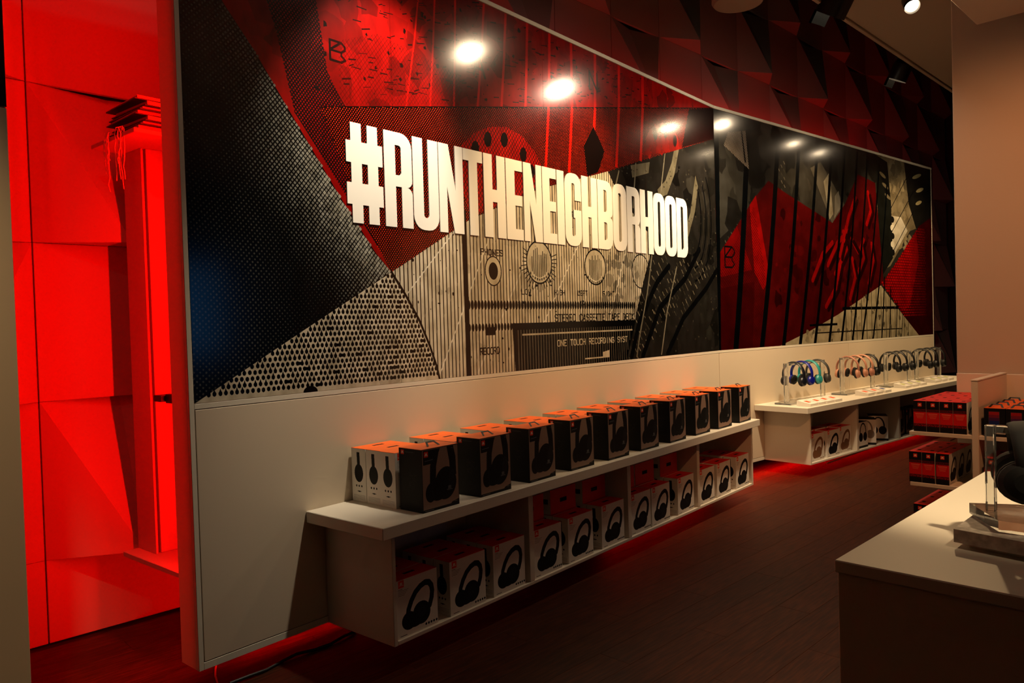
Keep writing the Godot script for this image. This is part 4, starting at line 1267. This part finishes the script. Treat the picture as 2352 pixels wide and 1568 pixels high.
func build_shelf_one() -> void:
	var o := thing("wall_shelf_unit", "long white wall shelf with four open bays under the white lettering", "shelf unit")
	shelf_unit(o, 1.808, 5.375, 1.898, 5.375, [2.757, 3.640, 4.495])
	var w := 0.222
	var h := 0.228
	var d := 0.094
	PROTO.white = carton("headphone_box", w, h, d, white_carton(w, h, d, Color(0.045, 0.05, 0.06), Color()), M.lid_orange)
	PROTO.white_red = carton("headphone_box", w, h, d, white_carton(w, h, d, Color(0.045, 0.05, 0.06), Color()), M.lid_red)
	PROTO.black = carton("gift_box", 0.205, 0.252, 0.135, black_carton(0.205, 0.252, 0.135), M.lid_orange, false, true)
	PROTO.flat = carton("storage_box", w, 0.22, 0.125, white_carton(w, 0.22, 0.125, Color(0.05, 0.05, 0.06), Color()), M.lid_red)
	# on the shelf: ten columns, three white boxes deep, a black one in front
	for i in 10:
		var x := 2.148 + 0.3385 * i
		place("black", at(Vector3(x + rng.randf_range(-0.004, 0.004), 0.5945, 0.378 + rng.randf_range(-0.003, 0.004)), rng.randf_range(-0.02, 0.02)), "%s black hang-tab box counted from the shelf end near the red gap" % NTH[i], "black headphone boxes on the long shelf")
		for k in 3:
			place("white", at(Vector3(x + 0.002 + rng.randf_range(-0.003, 0.003), 0.5945, 0.058 + 0.0965 * k)), "white box with orange lid %s behind the %s black box" % [["against the panel", "in the middle row", "close"][k], NTH[i]], "white boxes with orange lids on the long shelf")
	# in the bays
	var xs := [2.03, 2.325, 2.600, 2.890, 3.170, 3.478, 3.772, 4.008, 4.330, 4.628, 4.890, 5.205]
	for i in 12:
		var j := i / 3
		var bay: String = ["first", "second", "third", "last"][j]
		var spot_in: String = ["beside the near divider", "in the middle", "beside the far divider"][i % 3]
		var fr := "front white headphone box %s of the %s bay under the long shelf" % [spot_in, bay]
		place("white_red", at(Vector3(xs[i], 0.1215, 0.3655), rng.randf_range(-0.015, 0.015)), fr, "front boxes in the %s bay" % bay)
		for k in 2:
			place("white_red", at(Vector3(xs[i] + rng.randf_range(-0.003, 0.003), 0.1215, 0.265 - 0.0965 * k)), "%s-row white box with red lid %s of the %s bay" % [["second", "third"][k], spot_in, bay], "back boxes in the %s bay" % bay)
		if j == 1 or j == 2:
			place("flat", Transform3D(Basis(Vector3.RIGHT, PI * 0.5), Vector3(xs[i] + (0.0 if i % 3 < 2 else -0.02), 0.3535 + 0.063, 0.085)), "box lying down, red lid outwards, %s of the %s bay" % [spot_in, bay], "boxes lying down in the %s bay" % bay)

# =====================================================================  headphones and stands
func headphones(band_mat: Material, cup_mat: Material, r := 0.078, thick := 0.011) -> Node3D:
	var o := Node3D.new()
	o.name = "headphones"
	# band in the x,y plane, its inside top at the origin
	var st := begin()
	var arc := []
	for k in 25:
		var a := -0.30 + (PI + 0.60) * k / 24.0
		arc.append(Vector2(cos(a) * r, sin(a) * r * 1.12 - r * 1.12 - 0.006))
	for k in 24:
		var p: Vector2 = arc[k]
		var q: Vector2 = arc[k + 1]
		var rings := []
		for e in [[p, k], [q, k + 1]]:
			var a: float = -0.30 + (PI + 0.60) * e[1] / 24.0
			var n := Vector3(cos(a), sin(a), 0)
			var wdt := 0.017 + 0.007 * sin(clampf(a, 0.0, PI))
			var ring := []
			for j in 10:
				var b := TAU * j / 10.0
				ring.append([Vector3(e[0].x, e[0].y, 0) + n * (0.009 + cos(b) * 0.008) + Vector3(0, 0, sin(b) * wdt), (n * cos(b) * wdt + Vector3(0, 0, sin(b) * 0.008)).normalized()])
			rings.append(ring)
		for j in 10: quad_n(st, rings[0][j], rings[0][(j + 1) % 10], rings[1][(j + 1) % 10], rings[1][j])
	part("headband", st.commit(), band_mat, o)
	for s in [-1.0, 1.0]:
		var bas := Basis(Vector3.BACK, 0.12 * s) * Basis(Vector3.FORWARD, PI * 0.5 * s)     # local y points outwards
		var org := Vector3(s * r * 0.90, -r * 1.72, 0)
		st = begin()
		lathe(st, [Vector2(0.0, 0.030), Vector2(0.020, 0.0295), Vector2(0.034, 0.024), Vector2(0.041, 0.014), Vector2(0.041, 0.002), Vector2(0.034, 0.0)], 24, bas, org)
		var c := part("ear_cup", st.commit(), cup_mat, o)
		st = begin()
		lathe(st, [Vector2(0.034, 0.001), Vector2(0.042, -0.003), Vector2(0.043, -0.010), Vector2(0.038, -0.017), Vector2(0.024, -0.018), Vector2(0.018, -0.010), Vector2(0.0, -0.010)], 24, bas, org)
		part("ear_cushion", st.commit(), M.black_soft, c)
		st = begin()
		tube(st, [Vector3(s * r * 1.02, -r * 1.30, 0), Vector3(s * (r * 1.06 + 0.008), -r * 1.50, 0), Vector3(s * (r * 0.98 + 0.018), -r * 1.72, 0)], 0.0055, 8)
		part("yoke", st.commit(), band_mat, o)
	return o

func acrylic_stand(label: String, s0: float, s1: float, t: float, top: float) -> void:
	var ln := s1 - s0
	var o := thing("acrylic_stand", label, "stand", w2((s0 + s1) * 0.5, 0.5945, t), "clear headphone stands on the second shelf")
	var hh := top - 0.5945
	part("base_plate", cham_mesh(Vector3(ln + 0.10, 0.014, 0.15), 0.002, Vector3(0, 0.007, 0)), M.glass, o)
	for s in [-1.0, 1.0]:
		part("post", cham_mesh(Vector3(0.034, hh - 0.0145, 0.034), 0.002, Vector3(s * (ln * 0.5 - 0.017), 0.0145 + (hh - 0.0145) * 0.5, 0)), M.glass, o)
	part("cross_bar", cham_mesh(Vector3(ln - 0.069, 0.02, 0.028), 0.002, Vector3(0, hh - 0.01, 0)), M.glass, o)

func build_shelf_two() -> void:
	var o := thing("wall_shelf_unit", "white wall shelf with headphone stands on it on the second panel", "shelf unit", w2(0, 0, 0))
	shelf_unit(o, 0.500, 4.395, 0.645, 4.25, [1.500, 2.385, 3.27])
	# stands
	var st := [[0.66, 1.32, "clear acrylic stand holding navy, blue, teal and grey headphones"], [1.66, 2.33, "clear acrylic stand holding pink and black headphones"], [2.60, 3.20, "clear acrylic stand holding three slim black headphones"], [3.36, 4.02, "clear acrylic stand holding big black headphones by the pillar"]]
	for e in st: acrylic_stand(e[2], e[0], e[1], 0.20, 0.94)
	var navy := sm(Color(0.03, 0.04, 0.09), 0.4)
	var blue := sm(Color(0.03, 0.07, 0.50), 0.35)
	var teal := sm(Color(0.16, 0.56, 0.55), 0.35)
	var grey := sm(Color(0.22, 0.22, 0.21), 0.45)
	var pink := sm(Color(0.78, 0.56, 0.46), 0.45)
	var rose := sm(Color(0.70, 0.48, 0.40), 0.45)
	var bl: StandardMaterial3D = M.black
	var hp := [[0.80, navy, navy, "dark navy headphones hanging at the end of the stand"], [0.935, blue, blue, "bright blue headphones hanging on the clear stand"], [1.07, teal, teal, "teal headphones hanging on the clear stand"], [1.215, grey, grey, "dark grey headphones hanging beside the teal pair"],
		[1.79, rose, pink, "pink headphones with a thin tan band, first on their stand"], [1.95, pink, pink, "pink headphones hanging between two other pink pairs"], [2.09, pink, rose, "rose pink headphones beside the black pair"], [2.22, bl, bl, "black headphones sharing a stand with three pink pairs"],
		[2.72, bl, bl, "first slim black headphones after the pink pairs, on the stand of three"], [2.88, bl, bl, "second slim black headphones after the pink pairs, on the stand of three"], [3.06, bl, bl, "third slim black headphones after the pink pairs, on the stand of three"],
		[3.50, bl, bl, "first big black headphones after the slim ones, by the pillar"], [3.68, bl, bl, "second big black headphones after the slim ones, by the pillar"], [3.88, bl, bl, "third big black headphones after the slim ones, by the pillar"]]
	for i in hp.size():
		var e: Array = hp[i]
		var h := headphones(e[1], e[2], 0.092 if i < 11 else 0.098)
		h.name = numbered("headphones")
		h.transform = w2(e[0], 0.9415, 0.20) * Transform3D(Basis(Vector3.UP, PI * 0.5 + rng.randf_range(-0.12, 0.12)), Vector3.ZERO)
		add_child(h)
		tag(h, e[3], "headphones", "slim black headphones" if i in [8, 9, 10] else ("big black headphones" if i > 10 else ""))
	# little price blocks
	var orange := sm(Color(0.90, 0.30, 0.08), 0.5)
	var dblue := sm(Color(0.05, 0.20, 0.50), 0.5)
	var green := sm(Color(0.62, 0.66, 0.25), 0.5)
	var pb := [[[0.66, 0.80, 0.94, 1.08], 0.395, orange, "white block with an orange square in the row before the coloured headphones", "price blocks before the coloured headphones"], [[1.72, 1.90], 0.39, orange, "white price block with an orange square before the pink headphones", "price blocks before the pink headphones"], [[2.08], 0.39, dblue, "white price block with a blue square", ""], [[2.62, 2.80, 3.0], 0.36, green, "white price block with a green square before the slim black headphones", "price blocks before the slim black headphones"], [[3.38, 3.56, 3.74], 0.36, green, "white price block with a green square by the pillar", "price blocks by the pillar"]]
	for g in pb:
		for n in g[0].size():
			var s: float = g[0][n]
			var b := thing("price_block", (NTH[n] + " " if g[0].size() > 1 else "") + g[3], "price block", w2(s, 0.5945, g[1]), g[4])
			var t := begin()
			prism(t, [Vector2(-0.06, 0.0), Vector2(0.06, 0.0), Vector2(0.06, 0.022), Vector2(-0.06, 0.046)], -0.064, 0.064)
			part("block", t.commit(), M.card, b, Transform3D(Basis(Vector3.UP, -PI * 0.5), Vector3.ZERO))
			part("square", cham_mesh(Vector3(0.045, 0.001, 0.045), 0.0003), g[2], b, Transform3D(Basis(Vector3.RIGHT, 0.197), Vector3(0, 0.0348, 0)))
	# boxes in the bays
	var w := 0.222
	var h := 0.228
	var d := 0.094
	PROTO.tan = carton("headphone_box", w, h, d, white_carton(w, h, d, Color(0.50, 0.34, 0.22), Color()), M.lid_red)
	PROTO.plinth = carton("window_box", 0.19, 0.235, 0.17, base_carton(0.19, 0.235, 0.17, Color(0.05, 0.05, 0.055)), M.black, false)
	PROTO.plinth_grey = carton("window_box", 0.19, 0.235, 0.17, base_carton(0.19, 0.235, 0.17, Color(0.48, 0.44, 0.40)), M.black, false)
	PROTO.dark = carton("dark_box", 0.19, 0.25, 0.12, black_carton(0.19, 0.25, 0.12), M.black, false)
	place("tan", w2(0.80, 0.1215, 0.355), "white box picturing tan headphones by the side panel of the second shelf", "")
	place("white_red", w2(1.075, 0.1215, 0.355), "white box picturing black headphones between two picturing tan ones", "")
	place("tan", w2(1.345, 0.1215, 0.330), "white box picturing tan headphones by the first divider of the second shelf", "")
	for x in [0.80, 1.075, 1.345]:
		place("white_red", w2(x, 0.1215, 0.225), "back white box with red lid %s in the second shelf's first bay" % ("by the side panel" if x < 1.0 else ("in the middle" if x < 1.2 else "by the divider")), "back boxes under the second shelf")
	place("plinth", w2(1.645, 0.1215, 0.315), "white box with a black foot beside the divider under the second shelf", "")
	place("plinth_grey", w2(1.91, 0.1215, 0.30) * at(Vector3.ZERO, 0.5), "white box with a black foot picturing grey headphones", "")
	place("plinth", w2(2.215, 0.1215, 0.28) * at(Vector3.ZERO, 0.5), "white box with a black foot next to the one picturing grey headphones", "")
	for x in [1.64]:
		place("plinth", w2(x, 0.1215, 0.097), "white box with a black foot at the back of the middle bay", "back boxes in the middle bay of the second shelf")
	for n in 3:
		place("dark", w2([2.55, 2.78, 3.02][n], 0.1215, 0.30), "%s black box past the divider in the dark bay under the second shelf" % NTH[n], "black boxes under the second shelf")
	# loop of cable hanging under the second shelf
	var pts := []
	for e in [[1.15, 0.035, 0.30], [1.45, 0.045, 0.30], [1.75, 0.055, 0.30], [1.98, 0.06, 0.30], [2.08, 0.075, 0.30], [2.12, 0.104, 0.29]]: pts.append(w2(e[0], e[1], e[2]).origin)
	var t2 := begin()
	tube(t2, pts, 0.007, 8)
	tag(part("power_cable", t2.commit(), M.wire, self), "pale cable drooping below the second shelf", "cable")

# =====================================================================  display rack by the pillar
func build_rack() -> void:
	var o := thing("display_rack", "cream display rack with an upright panel in front of the pillar", "rack", rk(0, 0, 0))
	slab("upright", Vector3(0.314, 0.0, -0.625), Vector3(0.347, 0.958, 0.002), M.shelf, o, 0.003)
	slab("cap", Vector3(0.312, 0.9585, -0.625), Vector3(0.349, 0.966, 0.004), M.shelf, o, 0.001)
	for y in [0.665, 0.376]:
		slab("shelf_board", Vector3(0.0, y - 0.022, -0.62), Vector3(0.3135, y, 0.0), M.shelf, o)
		slab("shelf_board", Vector3(0.3475, y - 0.022, -0.62), Vector3(1.25, y, 0.0), M.shelf, o)
	slab("plinth", Vector3(0.0, 0.0, -0.62), Vector3(0.3135, 0.072, -0.02), M.shelf, o)
	slab("plinth", Vector3(0.3475, 0.0, -0.62), Vector3(1.25, 0.072, -0.02), M.shelf, o)
	slab("back_panel", Vector3(0.081, 0.0725, -0.636), Vector3(1.25, 0.955, -0.6255), M.shelf, o)
	slab("upright", Vector3(1.2505, 0.0, -0.625), Vector3(1.283, 0.958, 0.002), M.shelf, o, 0.003)
	var w := 0.0655
	var h := 0.172
	var d := 0.15
	PROTO.red = carton("red_box", w, h, d, red_carton(w, h, d), M.lid_red)
	PROTO.pane = carton("speaker_box", 0.097, 0.150, 0.13, window_carton(0.097, 0.150, 0.13), M.lid_orange, false, true)
	for r in 4:
		for c in 4:
			place("red", rk(0.054 + 0.0672 * c, 0.6655, 0.085 + 0.152 * r), "red and black box, %s row, %s from the open end of the rack's top board" % [NTH[r], NTH[c]], "red boxes on the top board")
	for r in 3:
		for c in 3:
			place("red", rk(0.028 + (0.0672 if c < 2 else 0.0695) * c, 0.3765, 0.080 + 0.152 * r), "red and black box, %s row, %s from the open end of the rack's lower board" % [NTH[r], NTH[c]], "red boxes on the lower board")
	for r in 3:
		for c in 4:
			place("red", rk(0.038 + 0.0672 * c, 0.0725, 0.11 + 0.152 * r), "red and black box, %s row, %s from the open end of the rack's plinth" % [NTH[r], NTH[c]], "red boxes on the rack plinth")
	for r in 4:
		for c in 4:
			place("pane", rk(0.418 + 0.1005 * c, 0.6655, 0.075 + 0.134 * r), "black windowed box with hang tab, %s row, %s from the rack upright" % [NTH[r], NTH[c]], "black boxes with windows on the rack")
	for r in 2:
		for c in 4:
			place("red", rk(0.40 + 0.0672 * c, 0.3765, 0.085 + 0.152 * r), "red box below the windowed boxes, %s row, %s from the rack upright" % [NTH[r], NTH[c]], "red boxes in the other rack bay")

# =====================================================================  counter
func build_counter() -> void:
	var o := thing("counter", "white display counter with a plain front", "counter", kt(0, 0, 0))
	slab("top", Vector3(0.0, 0.878, 0.0), Vector3(1.011, 0.9, 1.4), M.shelf, o, 0.002)
	slab("body", Vector3(0.004, 0.05, 0.004), Vector3(1.007, 0.8775, 1.396), M.panel, o, 0.002)
	slab("plinth", Vector3(0.03, 0.0, 0.03), Vector3(0.98, 0.0495, 1.37), M.panel_dark, o)
	# stone block under the stand
	var s := thing("stone_block", "pale stone block on the counter under a clear base", "block", kt(0, 0.9005, 0))
	var st := begin()
	prism(st, [Vector2(0.205, -0.135), Vector2(0.380, -0.135), Vector2(0.400, -0.40), Vector2(0.165, -0.40)], 0.010, 0.034)
	part("block", st.commit(), M.stone, s, Transform3D(Basis(Vector3.RIGHT, -PI * 0.5), Vector3.ZERO))
	st = begin()
	prism(st, [Vector2(0.225, -0.155), Vector2(0.36, -0.155), Vector2(0.37, -0.38), Vector2(0.195, -0.38)], 0.0, 0.0099)
	part("riser", st.commit(), M.card, s, Transform3D(Basis(Vector3.RIGHT, -PI * 0.5), Vector3.ZERO))
	# clear stand on it
	var a := thing("acrylic_stand", "clear acrylic stand with a six-sided base on the counter", "stand", kt(0, 0.935, 0))
	st = begin()
	prism(st, [Vector2(0.345, -0.126), Vector2(0.232, -0.200), Vector2(0.228, -0.335), Vector2(0.30, -0.40), Vector2(0.385, -0.335), Vector2(0.385, -0.200)], 0.0, 0.020)
	part("base", st.commit(), M.glass, a, Transform3D(Basis(Vector3.RIGHT, -PI * 0.5), Vector3.ZERO))
	part("post", cham_mesh(Vector3(0.018, 0.162, 0.0155), 0.0012, Vector3(0.300, 0.1014, 0.174)), M.glass, a)
	part("arm", cham_mesh(Vector3(0.018, 0.015, 0.11), 0.0012, Vector3(0.300, 0.1748, 0.2375)), M.glass, a)
	var hp := headphones(M.black_soft, M.black_soft, 0.058)
	hp.name = numbered("headphones")
	hp.transform = kt(0.300, 1.1180, 0.228) * Transform3D(Basis(Vector3.UP, 0.28), Vector3.ZERO).scaled_local(Vector3(1.1, 0.92, 1.15))
	add_child(hp)
	tag(hp, "matt black headphones hanging on the clear stand on the counter", "headphones")

# =====================================================================  things in the red-lit gap behind the panels
func build_back_gap() -> void:
	var o := thing("service_frame", "board frame on the back of the printed panel with a narrow dark slot", "frame")
	slab("top_board", Vector3(1.336, 2.128, -0.77), Vector3(2.2, 2.146, -0.36), M.facet, o)
	slab("rail", Vector3(1.60, 2.06, -0.3595), Vector3(1.66, 2.146, -0.1325), M.facet, o)
	slab("post", Vector3(1.488, 0.3985, -0.77), Vector3(1.64, 2.1275, -0.60), M.facet, o)
	slab("fin", Vector3(1.466, 0.3985, -0.77), Vector3(1.476, 2.1275, -0.60), M.facet, o, 0.001)
	slab("foot_board", Vector3(1.40, 0.376, -0.77), Vector3(2.2, 0.398, -0.175), M.facet, o)
	slab("latch", Vector3(1.352, 1.075, -0.32), Vector3(1.40, 1.10, -0.26), M.black, o)
	slab("latch_arm", Vector3(1.37, 1.07, -0.2595), Vector3(1.39, 1.105, -0.1325), M.black, o)
	# a pile of boards on the frame, pale ones; thin dark slips stand for shade between them
	var up := 2.1465
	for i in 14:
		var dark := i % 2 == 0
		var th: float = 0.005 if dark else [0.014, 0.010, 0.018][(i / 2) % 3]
		var b := thing("loose_board", "%s %s board from the bottom of the pile behind the printed panel" % [NTH[i / 2], "added dark gap-shade" if dark else "pale"], "board", at(Vector3(1.62 + 0.012 * ((i / 2) % 3), up, -0.515), 0.03 * ((i / 2) % 3) - 0.03), "boards in the pile behind the panel")
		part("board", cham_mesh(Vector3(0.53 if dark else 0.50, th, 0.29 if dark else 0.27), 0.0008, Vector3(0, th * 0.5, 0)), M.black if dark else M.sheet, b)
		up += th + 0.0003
	# strands of cable hanging off the frame
	for g in 2:
		var c := thing("cable_bundle", ["longer bundle of thin wires hanging from the board pile", "short bundle of thin wires hanging at the back of the board pile"][g], "cable")
		for i in 5:
			var pts := []
			var x: float = [1.322, 1.312][g] + rng.randf_range(-0.016, 0.016)
			var z: float = [-0.46, -0.58][g] + rng.randf_range(-0.02, 0.02)
			var ln: float = rng.randf_range(0.12, 0.30) * [1.0, 0.8][g]
			pts.append(Vector3(1.333, 2.150, z))
			pts.append(Vector3(1.334, 2.168, z))
			for k in 9: pts.append(Vector3(x + rng.randf_range(-0.005, 0.005), 2.16 - ln * k / 8.0, z + rng.randf_range(-0.005, 0.005)))
			var st := begin()
			tube(st, pts, 0.0022, 6)
			part("wire", st.commit(), M.wire, c)
	# cables on the floor by the panel foot
	var p1 := []
	for k in 9: p1.append(Vector3(1.46 + 0.075 * k, 0.008 + 0.004 * sin(k * 2.0), -0.02 + 0.012 * sin(k * 1.3)))
	var s1 := begin()
	tube(s1, p1, 0.007, 8)
	tag(part("floor_cable", s1.commit(), M.black, self), "black cable along the floor under the printed panel", "cable")
	var p2 := []
	for k in 7: p2.append(Vector3(1.40 + 0.03 * k, 0.005, 0.0 - 0.06 * k + 0.01 * sin(k * 2.0)))
	var s2 := begin()
	tube(s2, p2, 0.004, 6)
	tag(part("floor_cable_thin", s2.commit(), M.wire, self), "thin wire crossing the red-lit floor into the gap", "cable")
	# something dark hanging past the far end of the second panel
	var sp := thing("wall_speaker", "dark rounded speaker past the far end of the second panel", "speaker", w2(4.62, 0.86, -0.25))
	part("cabinet", cham_mesh(Vector3(0.16, 0.32, 0.16), 0.05, Vector3(0, 0.16, 0)), M.black, sp)
	part("bracket", cham_mesh(Vector3(0.04, 0.05, 0.22), 0.003, Vector3(0, 0.16, -0.19)), M.black_metal, sp)

# =====================================================================  ceiling things
func build_ceiling_things() -> void:
	# the track that carries the lamps over the panels
	var t := thing("lighting_track", "black lighting track along the edge of the lowered ceiling", "track", Transform3D(Basis(DB, Vector3.UP, NB), Vector3(4.04, 3.4965, 1.0)))
	slab("rail", Vector3(-2.6, 0.0, -0.02), Vector3(6.4, 0.03, 0.02), M.black_metal, t)
	for x in [-2.2, 0.5, 3.2, 6.0]:
		slab("hanger", Vector3(x - 0.006, 0.0305, -0.006), Vector3(x + 0.006, 1.90, 0.006), M.black_metal, t)
	# round drum
	var d := thing("ceiling_drum", "round shallow drum hanging in the dark above the panels", "pendant", at(Vector3(5.30, 3.60, 0.42)))
	var st := begin()
	lathe(st, [Vector2(0.0, 0.0), Vector2(0.17, 0.0), Vector2(0.185, 0.02), Vector2(0.185, 0.12), Vector2(0.0, 0.13)], 40)
	part("drum", st.commit(), M.ceiling, d)
	st = begin()
	tube(st, [Vector3(0, 0.13, 0), Vector3(0, 1.80, 0)], 0.012, 8)
	part("rod", st.commit(), M.black_metal, d)
	# the blue screen that the print mirrors, on the wall behind the camera
	var s := thing("wall_screen", "blue glowing screen on the wall facing the panels", "screen", at(Vector3(4.85, 1.15, 6.99), PI))
	part("frame", cham_mesh(Vector3(0.86, 1.26, 0.05), 0.006, Vector3(0, 0.5, 0.012)), M.black, s)
	part("display", cham_mesh(Vector3(0.78, 1.18, 0.006), 0.001, Vector3(0, 0.5, 0.041)), M.screen, s)
	area("screen_light", at(Vector3(4.85, 1.65, 6.93)), Vector2(0.78, 1.18), 0.12, Color(0.25, 0.55, 0.9))
